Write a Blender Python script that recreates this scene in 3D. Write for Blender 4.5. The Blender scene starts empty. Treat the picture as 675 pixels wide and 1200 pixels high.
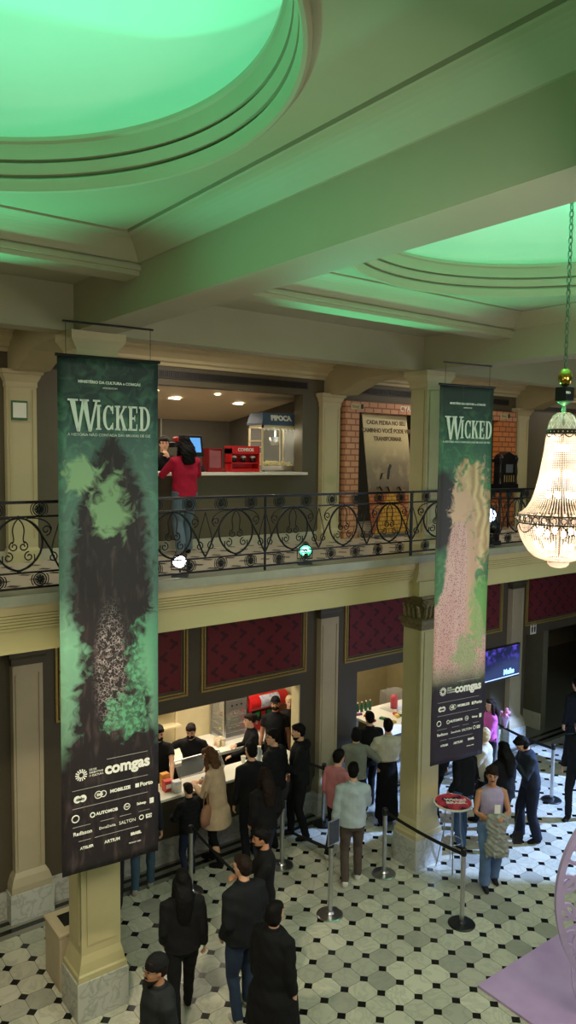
import bpy, bmesh, math, random
from mathutils import Vector, Matrix, noise
import numpy as np
random.seed(7)
PI = math.pi
C = bpy.context.scene.collection
sc = bpy.context.scene

# ------------------------------------------------------------------ camera
F = 886.67; CH = 6.0
YAW, PITCH, ROLL = 0.924848, 0.0739404, -0.0121184
_f = Vector((math.cos(YAW)*math.cos(PITCH), math.sin(YAW)*math.cos(PITCH), -math.sin(PITCH)))
_r = Vector((math.sin(YAW), -math.cos(YAW), 0)); _u = _r.cross(_f)
_r2 = _r*math.cos(ROLL) - _u*math.sin(ROLL); _u2 = _r*math.sin(ROLL) + _u*math.cos(ROLL)
cd = bpy.data.cameras.new('camera'); cam = bpy.data.objects.new('camera', cd); C.objects.link(cam)
cd.sensor_fit = 'VERTICAL'; cd.sensor_height = 24; cd.sensor_width = 13.5; cd.lens = F/1200*24; cd.clip_start = .05
m = Matrix((( _r2.x,_u2.x,-_f.x,0),(_r2.y,_u2.y,-_f.y,0),(_r2.z,_u2.z,-_f.z,CH),(0,0,0,1)))
cam.matrix_world = m; sc.camera = cam
sc.view_settings.view_transform = 'Standard'; sc.view_settings.look = 'None'
sc.view_settings.gamma = 1; sc.view_settings.use_curve_mapping = False
sc.view_settings.exposure = 0.0

# ------------------------------------------------------------------ materials
def srgb(r, g, b):
    f = lambda c: ((c/255+.055)/1.055)**2.4 if c > 10 else c/255/12.92
    return (f(r), f(g), f(b), 1)
MC = {}
def newmat(name):
    mt = bpy.data.materials.new(name); mt.use_nodes = True
    nt = mt.node_tree; nt.nodes.clear()
    out = nt.nodes.new('ShaderNodeOutputMaterial'); b = nt.nodes.new('ShaderNodeBsdfPrincipled')
    nt.links.new(b.outputs[0], out.inputs[0])
    return mt, nt, b, out
def N(nt, t, **kw):
    n = nt.nodes.new(t)
    for k, v in kw.items():
        if k.startswith('i_'):
            key = k[2:]; n.inputs[int(key) if key.isdigit() else key.replace('_', ' ')].default_value = v
        else: setattr(n, k, v)
    return n
def mth(nt, op, a, b=None, c=None, clamp=False):
    n = nt.nodes.new('ShaderNodeMath'); n.operation = op; n.use_clamp = clamp
    for i, v in enumerate((a, b, c)):
        if v is None: continue
        if isinstance(v, (int, float)): n.inputs[i].default_value = v
        else: nt.links.new(v, n.inputs[i])
    return n.outputs[0]
def mixc(nt, f, a, b):
    n = nt.nodes.new('ShaderNodeMix'); n.data_type = 'RGBA'
    for i, v in ((0, f), (6, a), (7, b)):
        if isinstance(v, (int, float, tuple)): n.inputs[i].default_value = v
        else: nt.links.new(v, n.inputs[i])
    return n.outputs[2]
def mat(name, col, rough=.6, metal=0, var=.12, scale=6, bump=0, bscale=60, emit=None, es=0, trans=0, alpha=1, spec=.5, rvar=0):
    if name in MC: return MC[name]
    mt, nt, b, out = newmat(name)
    b.inputs['Roughness'].default_value = rough; b.inputs['Metallic'].default_value = metal
    b.inputs['Specular IOR Level'].default_value = spec
    b.inputs['Transmission Weight'].default_value = trans; b.inputs['Alpha'].default_value = alpha
    tc = N(nt, 'ShaderNodeTexCoord'); nz = N(nt, 'ShaderNodeTexNoise', i_Scale=scale, i_Detail=4.0)
    nt.links.new(tc.outputs['Object'], nz.inputs['Vector'])
    d = tuple(c*(1-var) for c in col[:3])+(1,); l = tuple(min(1, c*(1+var)) for c in col[:3])+(1,)
    rp = N(nt, 'ShaderNodeMapRange', i_1=.3, i_2=.7); nt.links.new(nz.outputs[0], rp.inputs[0])
    nt.links.new(mixc(nt, rp.outputs[0], d, l), b.inputs['Base Color'])
    if bump:
        n2 = N(nt, 'ShaderNodeTexNoise', i_Scale=bscale, i_Detail=3.0); nt.links.new(tc.outputs['Object'], n2.inputs['Vector'])
        bp = N(nt, 'ShaderNodeBump', i_Strength=bump, i_Distance=.01)
        nt.links.new(n2.outputs[0], bp.inputs['Height']); nt.links.new(bp.outputs[0], b.inputs['Normal'])
    if emit:
        b.inputs['Emission Color'].default_value = emit; b.inputs['Emission Strength'].default_value = es
    MC[name] = mt; return mt
def cloth(r, g, b, rough=.85):
    return mat('cloth_%d_%d_%d' % (r, g, b), srgb(r, g, b), rough, var=.10, scale=9, bump=.35, bscale=90, spec=.2)

M_cream = mat('cream_paint', srgb(196, 182, 142), .55, var=.05, scale=2)
M_fascia = mat('fascia_paint', srgb(188, 176, 128), .5, var=.05, scale=2)
M_ceil = mat('ceiling_paint', srgb(172, 162, 124), .6, var=.04, scale=1.5)
M_ceilw = mat('coffer_paint', srgb(166, 162, 132), .6, var=.03, scale=1.5)
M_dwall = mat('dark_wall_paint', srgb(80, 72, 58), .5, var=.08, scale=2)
M_greige = mat('greige_pilaster_paint', srgb(176, 164, 138), .5, var=.06, scale=3)
M_colm = mat('column_paint', srgb(196, 184, 140), .45, var=.06, scale=3)
M_ycream = mat('kiosk_wall_paint', srgb(200, 188, 148), .6, var=.05)
M_gold = mat('gold_trim', srgb(176, 150, 88), .4, .4, var=.15, scale=40)
M_iron = mat('wrought_iron', srgb(30, 30, 32), .38, .6, var=.2, scale=30)
M_steel = mat('brushed_steel', srgb(196, 196, 198), .28, 1, var=.06, scale=20)
M_steeld = mat('dark_steel', srgb(70, 70, 72), .35, 1, var=.1, scale=20)
M_black = mat('black_plastic', srgb(22, 22, 24), .4, var=.1)
M_belt = mat('black_webbing', srgb(20, 20, 21), .8, var=.1)
M_white = mat('white_laminate', srgb(238, 234, 222), .35, var=.02)
M_red = mat('red_plastic', srgb(205, 30, 34), .35, var=.08)
M_redd = mat('deep_red', srgb(150, 22, 28), .4, var=.1)
M_pinkp = mat('pink_paper', srgb(240, 120, 165), .6, var=.05)
M_glass = mat('clear_glass', (.9, .95, .95, 1), .05, 0, var=0, alpha=.10)
M_wtxt = mat('white_print', srgb(250, 248, 240), .6, var=.0)
M_bulb = mat('lit_bulb', (1, .9, .72, 1), .4, var=0, emit=(1, .86, .66, 1), es=26)
M_down = mat('lit_downlight', (1, .95, .85, 1), .4, var=0, emit=(1, .93, .8, 1), es=9)
M_skin = mat('skin_light', srgb(216, 168, 138), .5, var=.06, scale=12)
M_skin2 = mat('skin_tan', srgb(186, 132, 100), .5, var=.06, scale=12)
M_lip = mat('lip', srgb(172, 116, 98), .5, var=.05)
M_eye = mat('eye_dark', srgb(30, 22, 20), .25, var=.05)
M_hblack = mat('hair_black', srgb(17, 14, 14), .7, var=.3, scale=30, bump=.5, bscale=50, spec=.15)
M_hbrown = mat('hair_brown', srgb(92, 64, 44), .7, var=.3, scale=30, bump=.5, bscale=50, spec=.15)
M_hdbrown = mat('hair_dark_brown', srgb(36, 25, 21), .7, var=.3, scale=30, bump=.5, bscale=50, spec=.15)
M_hblond = mat('hair_blond', srgb(205, 182, 140), .45, var=.2, scale=30, bump=.5, bscale=50)

def marble(name, a, b, scale=3.0):
    mt, nt, bs, out = newmat(name)
    tc = N(nt, 'ShaderNodeTexCoord'); nz = N(nt, 'ShaderNodeTexNoise', i_Scale=scale*2, i_Detail=10.0, i_Distortion=.8)
    nt.links.new(tc.outputs['Object'], nz.inputs['Vector'])
    v = mth(nt, 'ABSOLUTE', mth(nt, 'SUBTRACT', nz.outputs[0], .5)); v = mth(nt, 'MULTIPLY_ADD', mth(nt, 'MULTIPLY', v, 16, clamp=True), .45, .55)
    nt.links.new(mixc(nt, v, b, a), bs.inputs['Base Color']); bs.inputs['Roughness'].default_value = .25
    return mt
M_marble = marble('grey_white_marble', srgb(188, 188, 180), srgb(120, 124, 122))

# tiled floor: big pale octagons, small black diamonds, each octagon its own marble
def floor_mat():
    mt, nt, b, out = newmat('octagon_marble_tiles')
    tc = N(nt, 'ShaderNodeTexCoord'); sp = N(nt, 'ShaderNodeSeparateXYZ'); nt.links.new(tc.outputs['Object'], sp.inputs[0])
    X, Y = sp.outputs[0], sp.outputs[1]
    u = mth(nt, 'DIVIDE', mth(nt, 'SUBTRACT', X, 6.93), .2955); v = mth(nt, 'DIVIDE', mth(nt, 'SUBTRACT', Y, 6.35), .2865)
    fu = mth(nt, 'ABSOLUTE', mth(nt, 'SUBTRACT', u, mth(nt, 'ROUND', u))); fv = mth(nt, 'ABSOLUTE', mth(nt, 'SUBTRACT', v, mth(nt, 'ROUND', v)))
    dot = mth(nt, 'LESS_THAN', mth(nt, 'ADD', fu, fv), .215)
    grout = mth(nt, 'MAXIMUM', mth(nt, 'LESS_THAN', fu, .009), mth(nt, 'LESS_THAN', fv, .009))
    cmb = N(nt, 'ShaderNodeCombineXYZ'); nt.links.new(mth(nt, 'FLOOR', u), cmb.inputs[0]); nt.links.new(mth(nt, 'FLOOR', v), cmb.inputs[1])
    wn = N(nt, 'ShaderNodeTexWhiteNoise'); nt.links.new(cmb.outputs[0], wn.inputs['Vector'])
    # veins with an offset of their own in each tile
    off = N(nt, 'ShaderNodeVectorMath', operation='MULTIPLY_ADD'); nt.links.new(wn.outputs['Color'], off.inputs[0]); off.inputs[1].default_value = (9, 9, 9)
    nt.links.new(tc.outputs['Object'], off.inputs[2])
    nz = N(nt, 'ShaderNodeTexNoise', i_Scale=3.2, i_Detail=9.0, i_Distortion=1.8); nt.links.new(off.outputs[0], nz.inputs['Vector'])
    vein = mth(nt, 'MULTIPLY', mth(nt, 'ABSOLUTE', mth(nt, 'SUBTRACT', nz.outputs[0], .5)), 14, clamp=True)
    n2 = N(nt, 'ShaderNodeTexNoise', i_Scale=2.0, i_Detail=3.0); nt.links.new(off.outputs[0], n2.inputs['Vector'])
    rp = N(nt, 'ShaderNodeValToRGB'); nt.links.new(wn.outputs['Value'], rp.inputs[0]); e = rp.color_ramp.elements
    e[0].position = 0; e[0].color = srgb(138, 138, 128); e[1].position = .3; e[1].color = srgb(182, 180, 164)
    for p, c in ((.12, (160, 160, 148)), (.7, (196, 193, 176)), (1, (212, 208, 190))):
        q = e.new(p); q.color = srgb(*c)
    base = mixc(nt, mth(nt, 'MULTIPLY_ADD', vein, .35, .65), srgb(120, 124, 118), rp.outputs[0])
    base = mixc(nt, mth(nt, 'MULTIPLY', n2.outputs[0], .35), base, srgb(220, 214, 196))
    base = mixc(nt, grout, base, srgb(96, 94, 84)); base = mixc(nt, dot, base, srgb(16, 15, 15))
    # border by the wall: two black bands round a grey field
    bd = mth(nt, 'GREATER_THAN', Y, 9.18)
    k1 = mth(nt, 'LESS_THAN', mth(nt, 'ABSOLUTE', mth(nt, 'SUBTRACT', Y, 9.50)), .04)
    k2 = mth(nt, 'LESS_THAN', mth(nt, 'ABSOLUTE', mth(nt, 'SUBTRACT', Y, 9.32)), .045)
    base = mixc(nt, bd, base, srgb(128, 124, 112)); base = mixc(nt, mth(nt, 'MAXIMUM', k1, k2), base, srgb(16, 15, 15))
    nt.links.new(base, b.inputs['Base Color'])
    b.inputs['Roughness'].default_value = .24
    return mt
M_floor = floor_mat()
def mezz_floor_mat():
    mt, nt, b, out = newmat('mezzanine_tiles')
    tc = N(nt, 'ShaderNodeTexCoord'); sp = N(nt, 'ShaderNodeSeparateXYZ'); nt.links.new(tc.outputs['Object'], sp.inputs[0])
    u = mth(nt, 'DIVIDE', sp.outputs[0], .34); v = mth(nt, 'DIVIDE', sp.outputs[1], .34)
    fu = mth(nt, 'ABSOLUTE', mth(nt, 'SUBTRACT', u, mth(nt, 'ROUND', u))); fv = mth(nt, 'ABSOLUTE', mth(nt, 'SUBTRACT', v, mth(nt, 'ROUND', v)))
    dot = mth(nt, 'LESS_THAN', mth(nt, 'ADD', fu, fv), .24)
    nt.links.new(mixc(nt, dot, srgb(205, 190, 175), srgb(50, 40, 38)), b.inputs['Base Color']); b.inputs['Roughness'].default_value = .4
    return mt
def brick_mat(name, c1, c2, c3, sc_=1.0, axis='xz', off=0.5):
    mt, nt, b, out = newmat(name)
    tc = N(nt, 'ShaderNodeTexCoord'); sp = N(nt, 'ShaderNodeSeparateXYZ'); nt.links.new(tc.outputs['Object'], sp.inputs[0])
    cb = N(nt, 'ShaderNodeCombineXYZ'); nt.links.new(sp.outputs[0], cb.inputs[0]); nt.links.new(sp.outputs[2], cb.inputs[1])
    if axis == 'both':
        s = mth(nt, 'ADD', sp.outputs[0], sp.outputs[1]); nt.links.new(s, cb.inputs[0])
    bk = N(nt, 'ShaderNodeTexBrick', offset=off); bk.inputs['Color1'].default_value = c1; bk.inputs['Color2'].default_value = c2; bk.inputs['Mortar'].default_value = c3
    bk.inputs['Scale'].default_value = sc_; bk.inputs['Mortar Size'].default_value = .012; bk.inputs['Brick Width'].default_value = .2; bk.inputs['Row Height'].default_value = .1
    nt.links.new(cb.outputs[0], bk.inputs['Vector']); nt.links.new(bk.outputs[0], b.inputs['Base Color']); b.inputs['Roughness'].default_value = .6
    return mt
M_brick = brick_mat('salmon_brick_print', srgb(214, 156, 118), srgb(204, 144, 106), srgb(150, 92, 66))
M_brick2 = brick_mat('orange_brick_print', srgb(208, 126, 66), srgb(196, 114, 56), srgb(132, 66, 34))
def damask():
    mt, nt, b, out = newmat('red_damask')
    tc = N(nt, 'ShaderNodeTexCoord'); sp = N(nt, 'ShaderNodeSeparateXYZ'); nt.links.new(tc.outputs['Object'], sp.inputs[0])
    a = mth(nt, 'SINE', mth(nt, 'MULTIPLY', sp.outputs[0], 2*PI/.34)); c = mth(nt, 'SINE', mth(nt, 'MULTIPLY', sp.outputs[2], 2*PI/.36))
    h = mth(nt, 'SINE', mth(nt, 'MULTIPLY', sp.outputs[0], 4*PI/.34)); g = mth(nt, 'SINE', mth(nt, 'MULTIPLY', sp.outputs[2], 6*PI/.36))
    f = mth(nt, 'ADD', mth(nt, 'MULTIPLY', a, c), mth(nt, 'MULTIPLY', mth(nt, 'MULTIPLY', h, g), .6))
    f = mth(nt, 'GREATER_THAN', f, .55)
    nt.links.new(mixc(nt, f, srgb(104, 26, 36), srgb(66, 14, 26)), b.inputs['Base Color']); b.inputs['Roughness'].default_value = .7
    return mt
M_damask = damask()

# ------------------------------------------------------------------ mesh helpers
class MB:
    def __init__(s): s.v = []; s.f = []
    def add(s, vs, fs):
        o = len(s.v); s.v += [tuple(p) for p in vs]; s.f += [tuple(i+o for i in f) for f in fs]; return s
    def box(s, x0, x1, y0, y1, z0, z1):
        v = [(x, y, z) for x in (x0, x1) for y in (y0, y1) for z in (z0, z1)]
        return s.add(v, [(0,1,3,2),(4,6,7,5),(0,4,5,1),(2,3,7,6),(0,2,6,4),(1,5,7,3)])
    def rbox(s, cx, cy, z0, z1, hx, hy, a):
        c, n = math.cos(a), math.sin(a)
        v = [(cx+x*c-y*n, cy+x*n+y*c, z) for x in (-hx, hx) for y in (-hy, hy) for z in (z0, z1)]
        return s.add(v, [(0,1,3,2),(4,6,7,5),(0,4,5,1),(2,3,7,6),(0,2,6,4),(1,5,7,3)])
    def frustum(s, r0, r1):       # two rects (x0,x1,y0,y1,z)
        v = []
        for (x0, x1, y0, y1, z) in (r0, r1): v += [(x0,y0,z),(x1,y0,z),(x1,y1,z),(x0,y1,z)]
        return s.add(v, [(3,2,1,0),(4,5,6,7)]+[(i,(i+1)%4,4+(i+1)%4,4+i) for i in range(4)])
    def stack(s, rects):          # rings of rects up
        v = []
        for (x0, x1, y0, y1, z) in rects: v += [(x0,y0,z),(x1,y0,z),(x1,y1,z),(x0,y1,z)]
        n = len(rects); f = [(3,2,1,0), tuple(4*(n-1)+i for i in range(4))]
        for k in range(n-1): f += [(4*k+i,4*k+(i+1)%4,4*k+4+(i+1)%4,4*k+4+i) for i in range(4)]
        return s.add(v, f)
    def lathe(s, prof, n=24, c=(0,0,0), ang=2*PI, cap=True):
        v = []; m_ = len(prof)
        for (r, z) in prof:
            for k in range(n):
                a = ang*k/n; v.append((c[0]+r*math.cos(a), c[1]+r*math.sin(a), c[2]+z))
        f = []
        for j in range(m_-1):
            for k in range(n): f.append((j*n+k, j*n+(k+1)%n, (j+1)*n+(k+1)%n, (j+1)*n+k))
        if cap:
            if prof[0][0] > 1e-4: f.append(tuple(reversed(range(n))))
            if prof[-1][0] > 1e-4: f.append(tuple((m_-1)*n+k for k in range(n)))
        return s.add(v, f)
    def tube(s, pts, r, n=6, closed=False, flat=None):
        P = [Vector(p) for p in pts]; K = len(P); R = r if isinstance(r, (list, tuple)) else [r]*K
        v = []; up = None
        for i in range(K):
            t = (P[(i+1)%K]-P[i-1]) if closed else (P[min(i+1,K-1)]-P[max(i-1,0)])
            if t.length < 1e-9: t = Vector((0,0,1))
            t.normalize()
            if up is None:
                up = Vector((0,0,1)) if abs(t.z) < .9 else Vector((0,1,0))
            a = t.cross(up)
            if a.length < 1e-4: a = t.orthogonal()
            a.normalize(); b = a.cross(t).normalized(); up = b
            for k in range(n):
                q = 2*PI*k/n; ra, rb = (R[i], R[i]) if flat is None else (R[i], R[i]*flat)
                v.append(P[i]+a*math.cos(q)*ra+b*math.sin(q)*rb)
        f = [(i*n+k, i*n+(k+1)%n, ((i+1)%K)*n+(k+1)%n, ((i+1)%K)*n+k) for i in range(K if closed else K-1) for k in range(n)]
        if not closed: f += [tuple(reversed(range(n))), tuple((K-1)*n+k for k in range(n))]
        return s.add(v, f)
    def ell(s, c, r, n=12, m_=8, rot=None):
        v = []; c = Vector(c)
        for j in range(m_+1):
            th = PI*j/m_
            for k in range(n):
                a = 2*PI*k/n; p = Vector((r[0]*math.sin(th)*math.cos(a), r[1]*math.sin(th)*math.sin(a), r[2]*math.cos(th)))
                if rot: p = rot @ p
                v.append(c+p)
        f = [(j*n+k, (j+1)*n+k, (j+1)*n+(k+1)%n, j*n+(k+1)%n) for j in range(m_) for k in range(n)]
        return s.add(v, f)
    def loft(s, rings):           # rings: lists of equal length
        n = len(rings[0]); v = [p for r in rings for p in r]
        f = [(j*n+k, j*n+(k+1)%n, (j+1)*n+(k+1)%n, (j+1)*n+k) for j in range(len(rings)-1) for k in range(n)]
        f += [tuple(reversed(range(n))), tuple((len(rings)-1)*n+k for k in range(n))]
        return s.add(v, f)
    def prism(s, poly, d, axis='y', at=0):   # poly in the plane normal to axis, extruded by d
        n = len(poly)
        def P3(p, q):
            return (p[0], at+q, p[1]) if axis == 'y' else ((at+q, p[0], p[1]) if axis == 'x' else (p[0], p[1], at+q))
        v = [P3(p, 0) for p in poly]+[P3(p, d) for p in poly]
        return s.add(v, [tuple(reversed(range(n))), tuple(range(n, 2*n))]+[(i, (i+1)%n, n+(i+1)%n, n+i) for i in range(n)])
    def mesh(s, name, weld=False):
        me = bpy.data.meshes.new(name); me.from_pydata(s.v, [], s.f); me.validate()
        b = bmesh.new(); b.from_mesh(me)
        if weld: bmesh.ops.remove_doubles(b, verts=b.verts, dist=1e-5)
        bmesh.ops.recalc_face_normals(b, faces=b.faces); b.to_mesh(me); b.free(); return me
    def build(s, name, material, parent=None, smooth=False, bevel=0, loc=None, rz=0):
        me = s.mesh(name); me.materials.append(material)
        o = bpy.data.objects.new(name, me); C.objects.link(o)
        if parent: o.parent = parent
        if loc: o.location = loc
        if rz: o.rotation_euler.z = rz
        if smooth: me.polygons.foreach_set('use_smooth', [True]*len(me.polygons))
        if bevel:
            md = o.modifiers.new('bevel', 'BEVEL'); md.width = bevel; md.segments = 2; md.limit_method = 'ANGLE'
        return o
def autosmooth(o, deg=35):
    me = o.data; me.polygons.foreach_set('use_smooth', [True]*len(me.polygons))
    try: me.set_sharp_from_angle(angle=math.radians(deg))
    except Exception: pass
def struct(o): o['kind'] = 'structure'; return o
def tag(o, label, cat, group=None, kind=None):
    o['label'] = label; o['category'] = cat
    if group: o['group'] = group
    if kind: o['kind'] = kind
    return o
def empty(name, loc, label, cat, rz=0, group=None):
    o = bpy.data.objects.new(name, None); C.objects.link(o); o.location = loc; o.rotation_euler.z = rz; o.empty_display_size = .1
    return tag(o, label, cat, group)
def copy_tree(o, parent=None):
    c = o.copy(); C.objects.link(c)
    if parent: c.parent = parent
    for ch in list(o.children): copy_tree(ch, c)
    return c
def text(name, body, size, material, parent, M, ext=.002, sx=1, off=0, align='CENTER', spacing=1):
    cu = bpy.data.curves.new(name, 'FONT'); cu.body = body; cu.size = size; cu.extrude = ext; cu.offset = off
    cu.align_x = align; cu.align_y = 'CENTER'; cu.resolution_u = 3; cu.space_character = spacing
    o = bpy.data.objects.new(name, cu); C.objects.link(o); bpy.context.view_layer.update()
    me = bpy.data.meshes.new_from_object(o.evaluated_get(bpy.context.evaluated_depsgraph_get()))
    bpy.data.objects.remove(o); bpy.data.curves.remove(cu)
    me.transform(M @ Matrix.Diagonal((sx, 1, 1, 1))); me.materials.clear(); me.materials.append(material)
    q = bpy.data.objects.new(name, me); C.objects.link(q)
    if parent: q.parent = parent
    return q
def frameM(o, ex, ey, ez):
    return Matrix(((ex[0],ey[0],ez[0],o[0]),(ex[1],ey[1],ez[1],o[1]),(ex[2],ey[2],ez[2],o[2]),(0,0,0,1)))
WALLM = lambda x, y, z: frameM((x, y, z), (1,0,0), (0,0,1), (0,-1,0))    # text facing -Y

# ------------------------------------------------------------------ room shell
YW = 9.63; PX = (2.85, 7.87, 12.98); ZF = 4.63
struct(MB().box(-5, 24, -5, 14, -.2, 0).build('floor', M_floor))
# lower wall with its openings
lw = MB()
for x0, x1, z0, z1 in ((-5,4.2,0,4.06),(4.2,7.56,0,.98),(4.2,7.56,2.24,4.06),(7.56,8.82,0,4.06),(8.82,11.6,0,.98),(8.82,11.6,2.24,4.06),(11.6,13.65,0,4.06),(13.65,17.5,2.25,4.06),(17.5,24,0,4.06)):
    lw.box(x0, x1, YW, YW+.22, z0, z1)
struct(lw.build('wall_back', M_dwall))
uw = MB()
for x0, x1, z0, z1 in ((-5,4.2,ZF,7.6),(4.2,7.53,ZF,5.7),(4.2,7.53,6.98,7.6),(7.53,8.3,ZF,7.6),(8.3,12.8,6.85,7.6),(12.8,24,ZF,7.6)):
    uw.box(x0, x1, YW, YW+.22, z0, z1)
struct(uw.build('wall_back_upper', mat('upper_wall_paint', srgb(92, 84, 64), .55, var=.06, scale=2)))
for n_, a in (('wall_left', (-5.2,-5,-5,14,0,9.6)), ('wall_right', (24,24.2,-5,14,0,9.6)), ('wall_front', (-5,24,-5.2,-5,0,9.6)), ('wall_far', (-5,24,14,14.2,0,9.6))):
    struct(MB().box(*a).build(n_, M_greige))
struct(MB().box(-5, 24, -5, 14, 9.5, 9.6).build('ceiling', M_ceil))
# marble baseboards
bb = MB()
for x0, x1 in ((-5, 2.79), (3.31, 7.8), (8.39, 12.9), (13.5, 13.65)):
    bb.box(x0, x1, YW-.03, YW, 0, .36); 
struct(bb.build('baseboard_back', M_marble))
bb = MB()
for x0, x1 in ((-5, 8.1), (12.9, 24)): bb.box(x0, x1, YW-.025, YW, ZF, ZF+.14)
struct(bb.build('baseboard_back_upper', mat('pale_skirting', srgb(190, 184, 168), .4, var=.05)))
# mezzanine slab, floor finish, fascia with cornice bands
SL0, SL1 = 7.22, YW
struct(MB().box(-5, 24, SL0+.02, 14, ZF-.09, ZF).build('floor_mezzanine', mezz_floor_mat()))
lip = MB(); lip.box(-5, 24, SL0, SL0+.45, ZF-.09, ZF+.012)
struct(lip.build('trim_1', mat('stone_lip', srgb(150, 146, 130), .35, var=.1)))
fp = [(7.60, ZF-.09), (7.35, ZF-.09), (7.35, 4.43)]
for q_ in range(5):
    y_ = 7.365+.016*q_; z_ = 4.43-.034*q_; fp += [(y_+.018, z_), (y_+.018, z_-.008), (y_, z_-.012), (y_+.004, z_-.034)]
fp += [(7.47, 4.26), (7.47, 4.02), (7.60, 4.02)]
struct(MB().prism(fp, 29, 'x', -5).build('trim_2', M_fascia))
struct(MB().box(-5, 24, 7.6, YW+.1, 4.06, 4.54).build('ceiling_lower', M_ceil))

# corbelled projections of the fascia round each column
for cx in (3.11, 8.18, 13.25):
    m_ = MB()
    m_.box(cx-.36, cx+.36, 7.30, 7.45, 4.40, ZF-.09)
    for i in range(5): m_.box(cx-.36+.008*i, cx+.36-.008*i, 7.30+.018*i, 7.47, 4.365-.035*i, 4.40-.035*i+.001)
    m_.box(cx-.30, cx+.30, 7.34, 7.5, 4.03, 4.24)
    struct(m_.build('trim_3', M_fascia))

struct(MB().box(7.535, 7.558, YW+.005, 9.84, 1.05, 2.24).build('trim_6', M_ycream))
# kiosk rooms
k = MB(); k.box(4.0, 8.6, 11.6, 11.7, 0, 2.7); k.box(3.9, 4.0, 9.85, 11.7, 0, 2.7); k.box(8.5, 8.62, 9.85, 11.7, 0, 2.7); k.box(4, 8.6, 9.85, 11.7, 2.7, 2.78)
struct(k.build('wall_left_kiosk', M_ycream))
k = MB(); k.box(8.62, 12.2, 12.2, 12.3, 0, 2.7); k.box(12.1, 12.2, 9.85, 12.2, 0, 2.7); k.box(8.62, 12.2, 9.85, 12.2, 2.7, 2.78)
struct(k.build('wall_right_kiosk', mat('kiosk_olive', srgb(150, 138, 100), .6, var=.06)))
k = MB(); k.box(3.4, 7.95, 12.3, 12.4, ZF, 7.2); k.box(7.85, 7.95, 9.85, 12.3, ZF, 7.2); k.box(3.4, 3.5, 9.85, 12.3, ZF, 7.2)
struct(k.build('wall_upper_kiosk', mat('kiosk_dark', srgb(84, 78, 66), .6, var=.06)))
struct(MB().add([(3.4,9.85,6.99),(7.95,9.85,6.99),(7.95,12.3,6.64),(3.4,12.3,6.64),(3.4,9.85,7.1),(7.95,9.85,7.1),(7.95,12.3,6.75),(3.4,12.3,6.75)],
    [(3,2,1,0),(4,5,6,7),(0,1,5,4),(1,2,6,5),(2,3,7,6),(3,0,4,7)]).build('ceiling_kiosk', mat('kiosk_ceiling', srgb(196, 180, 146), .6, var=.03)))
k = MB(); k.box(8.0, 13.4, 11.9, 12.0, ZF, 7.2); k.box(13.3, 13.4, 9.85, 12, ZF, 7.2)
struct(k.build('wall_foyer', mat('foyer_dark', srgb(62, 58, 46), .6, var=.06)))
struct(MB().box(8.0, 13.4, 9.85, 12, 7.0, 7.1).build('ceiling_foyer', mat('foyer_ceiling', srgb(176, 160, 90), .6, var=.03)))
# doorway on the lower right
M_olive = mat('doorway_olive', srgb(104, 98, 76), .6, var=.06)
k = MB(); k.box(14.40, 14.58, 9.7, 12.4, 0, 3.2)
struct(k.build('wall_partition', M_olive))
struct(MB().box(14.36, 14.40, 9.7, 12.4, 0, .36).build('baseboard_partition', mat('cream_marble', srgb(205, 198, 168), .4, var=.08)))
struct(MB().box(13.0, 18, 12.3, 12.4, 0, 3.2).build('wall_doorway', M_olive))
struct(MB().box(13.0, 18, 9.85, 12.4, 2.9, 3.0).build('ceiling_doorway', M_olive))

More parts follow.
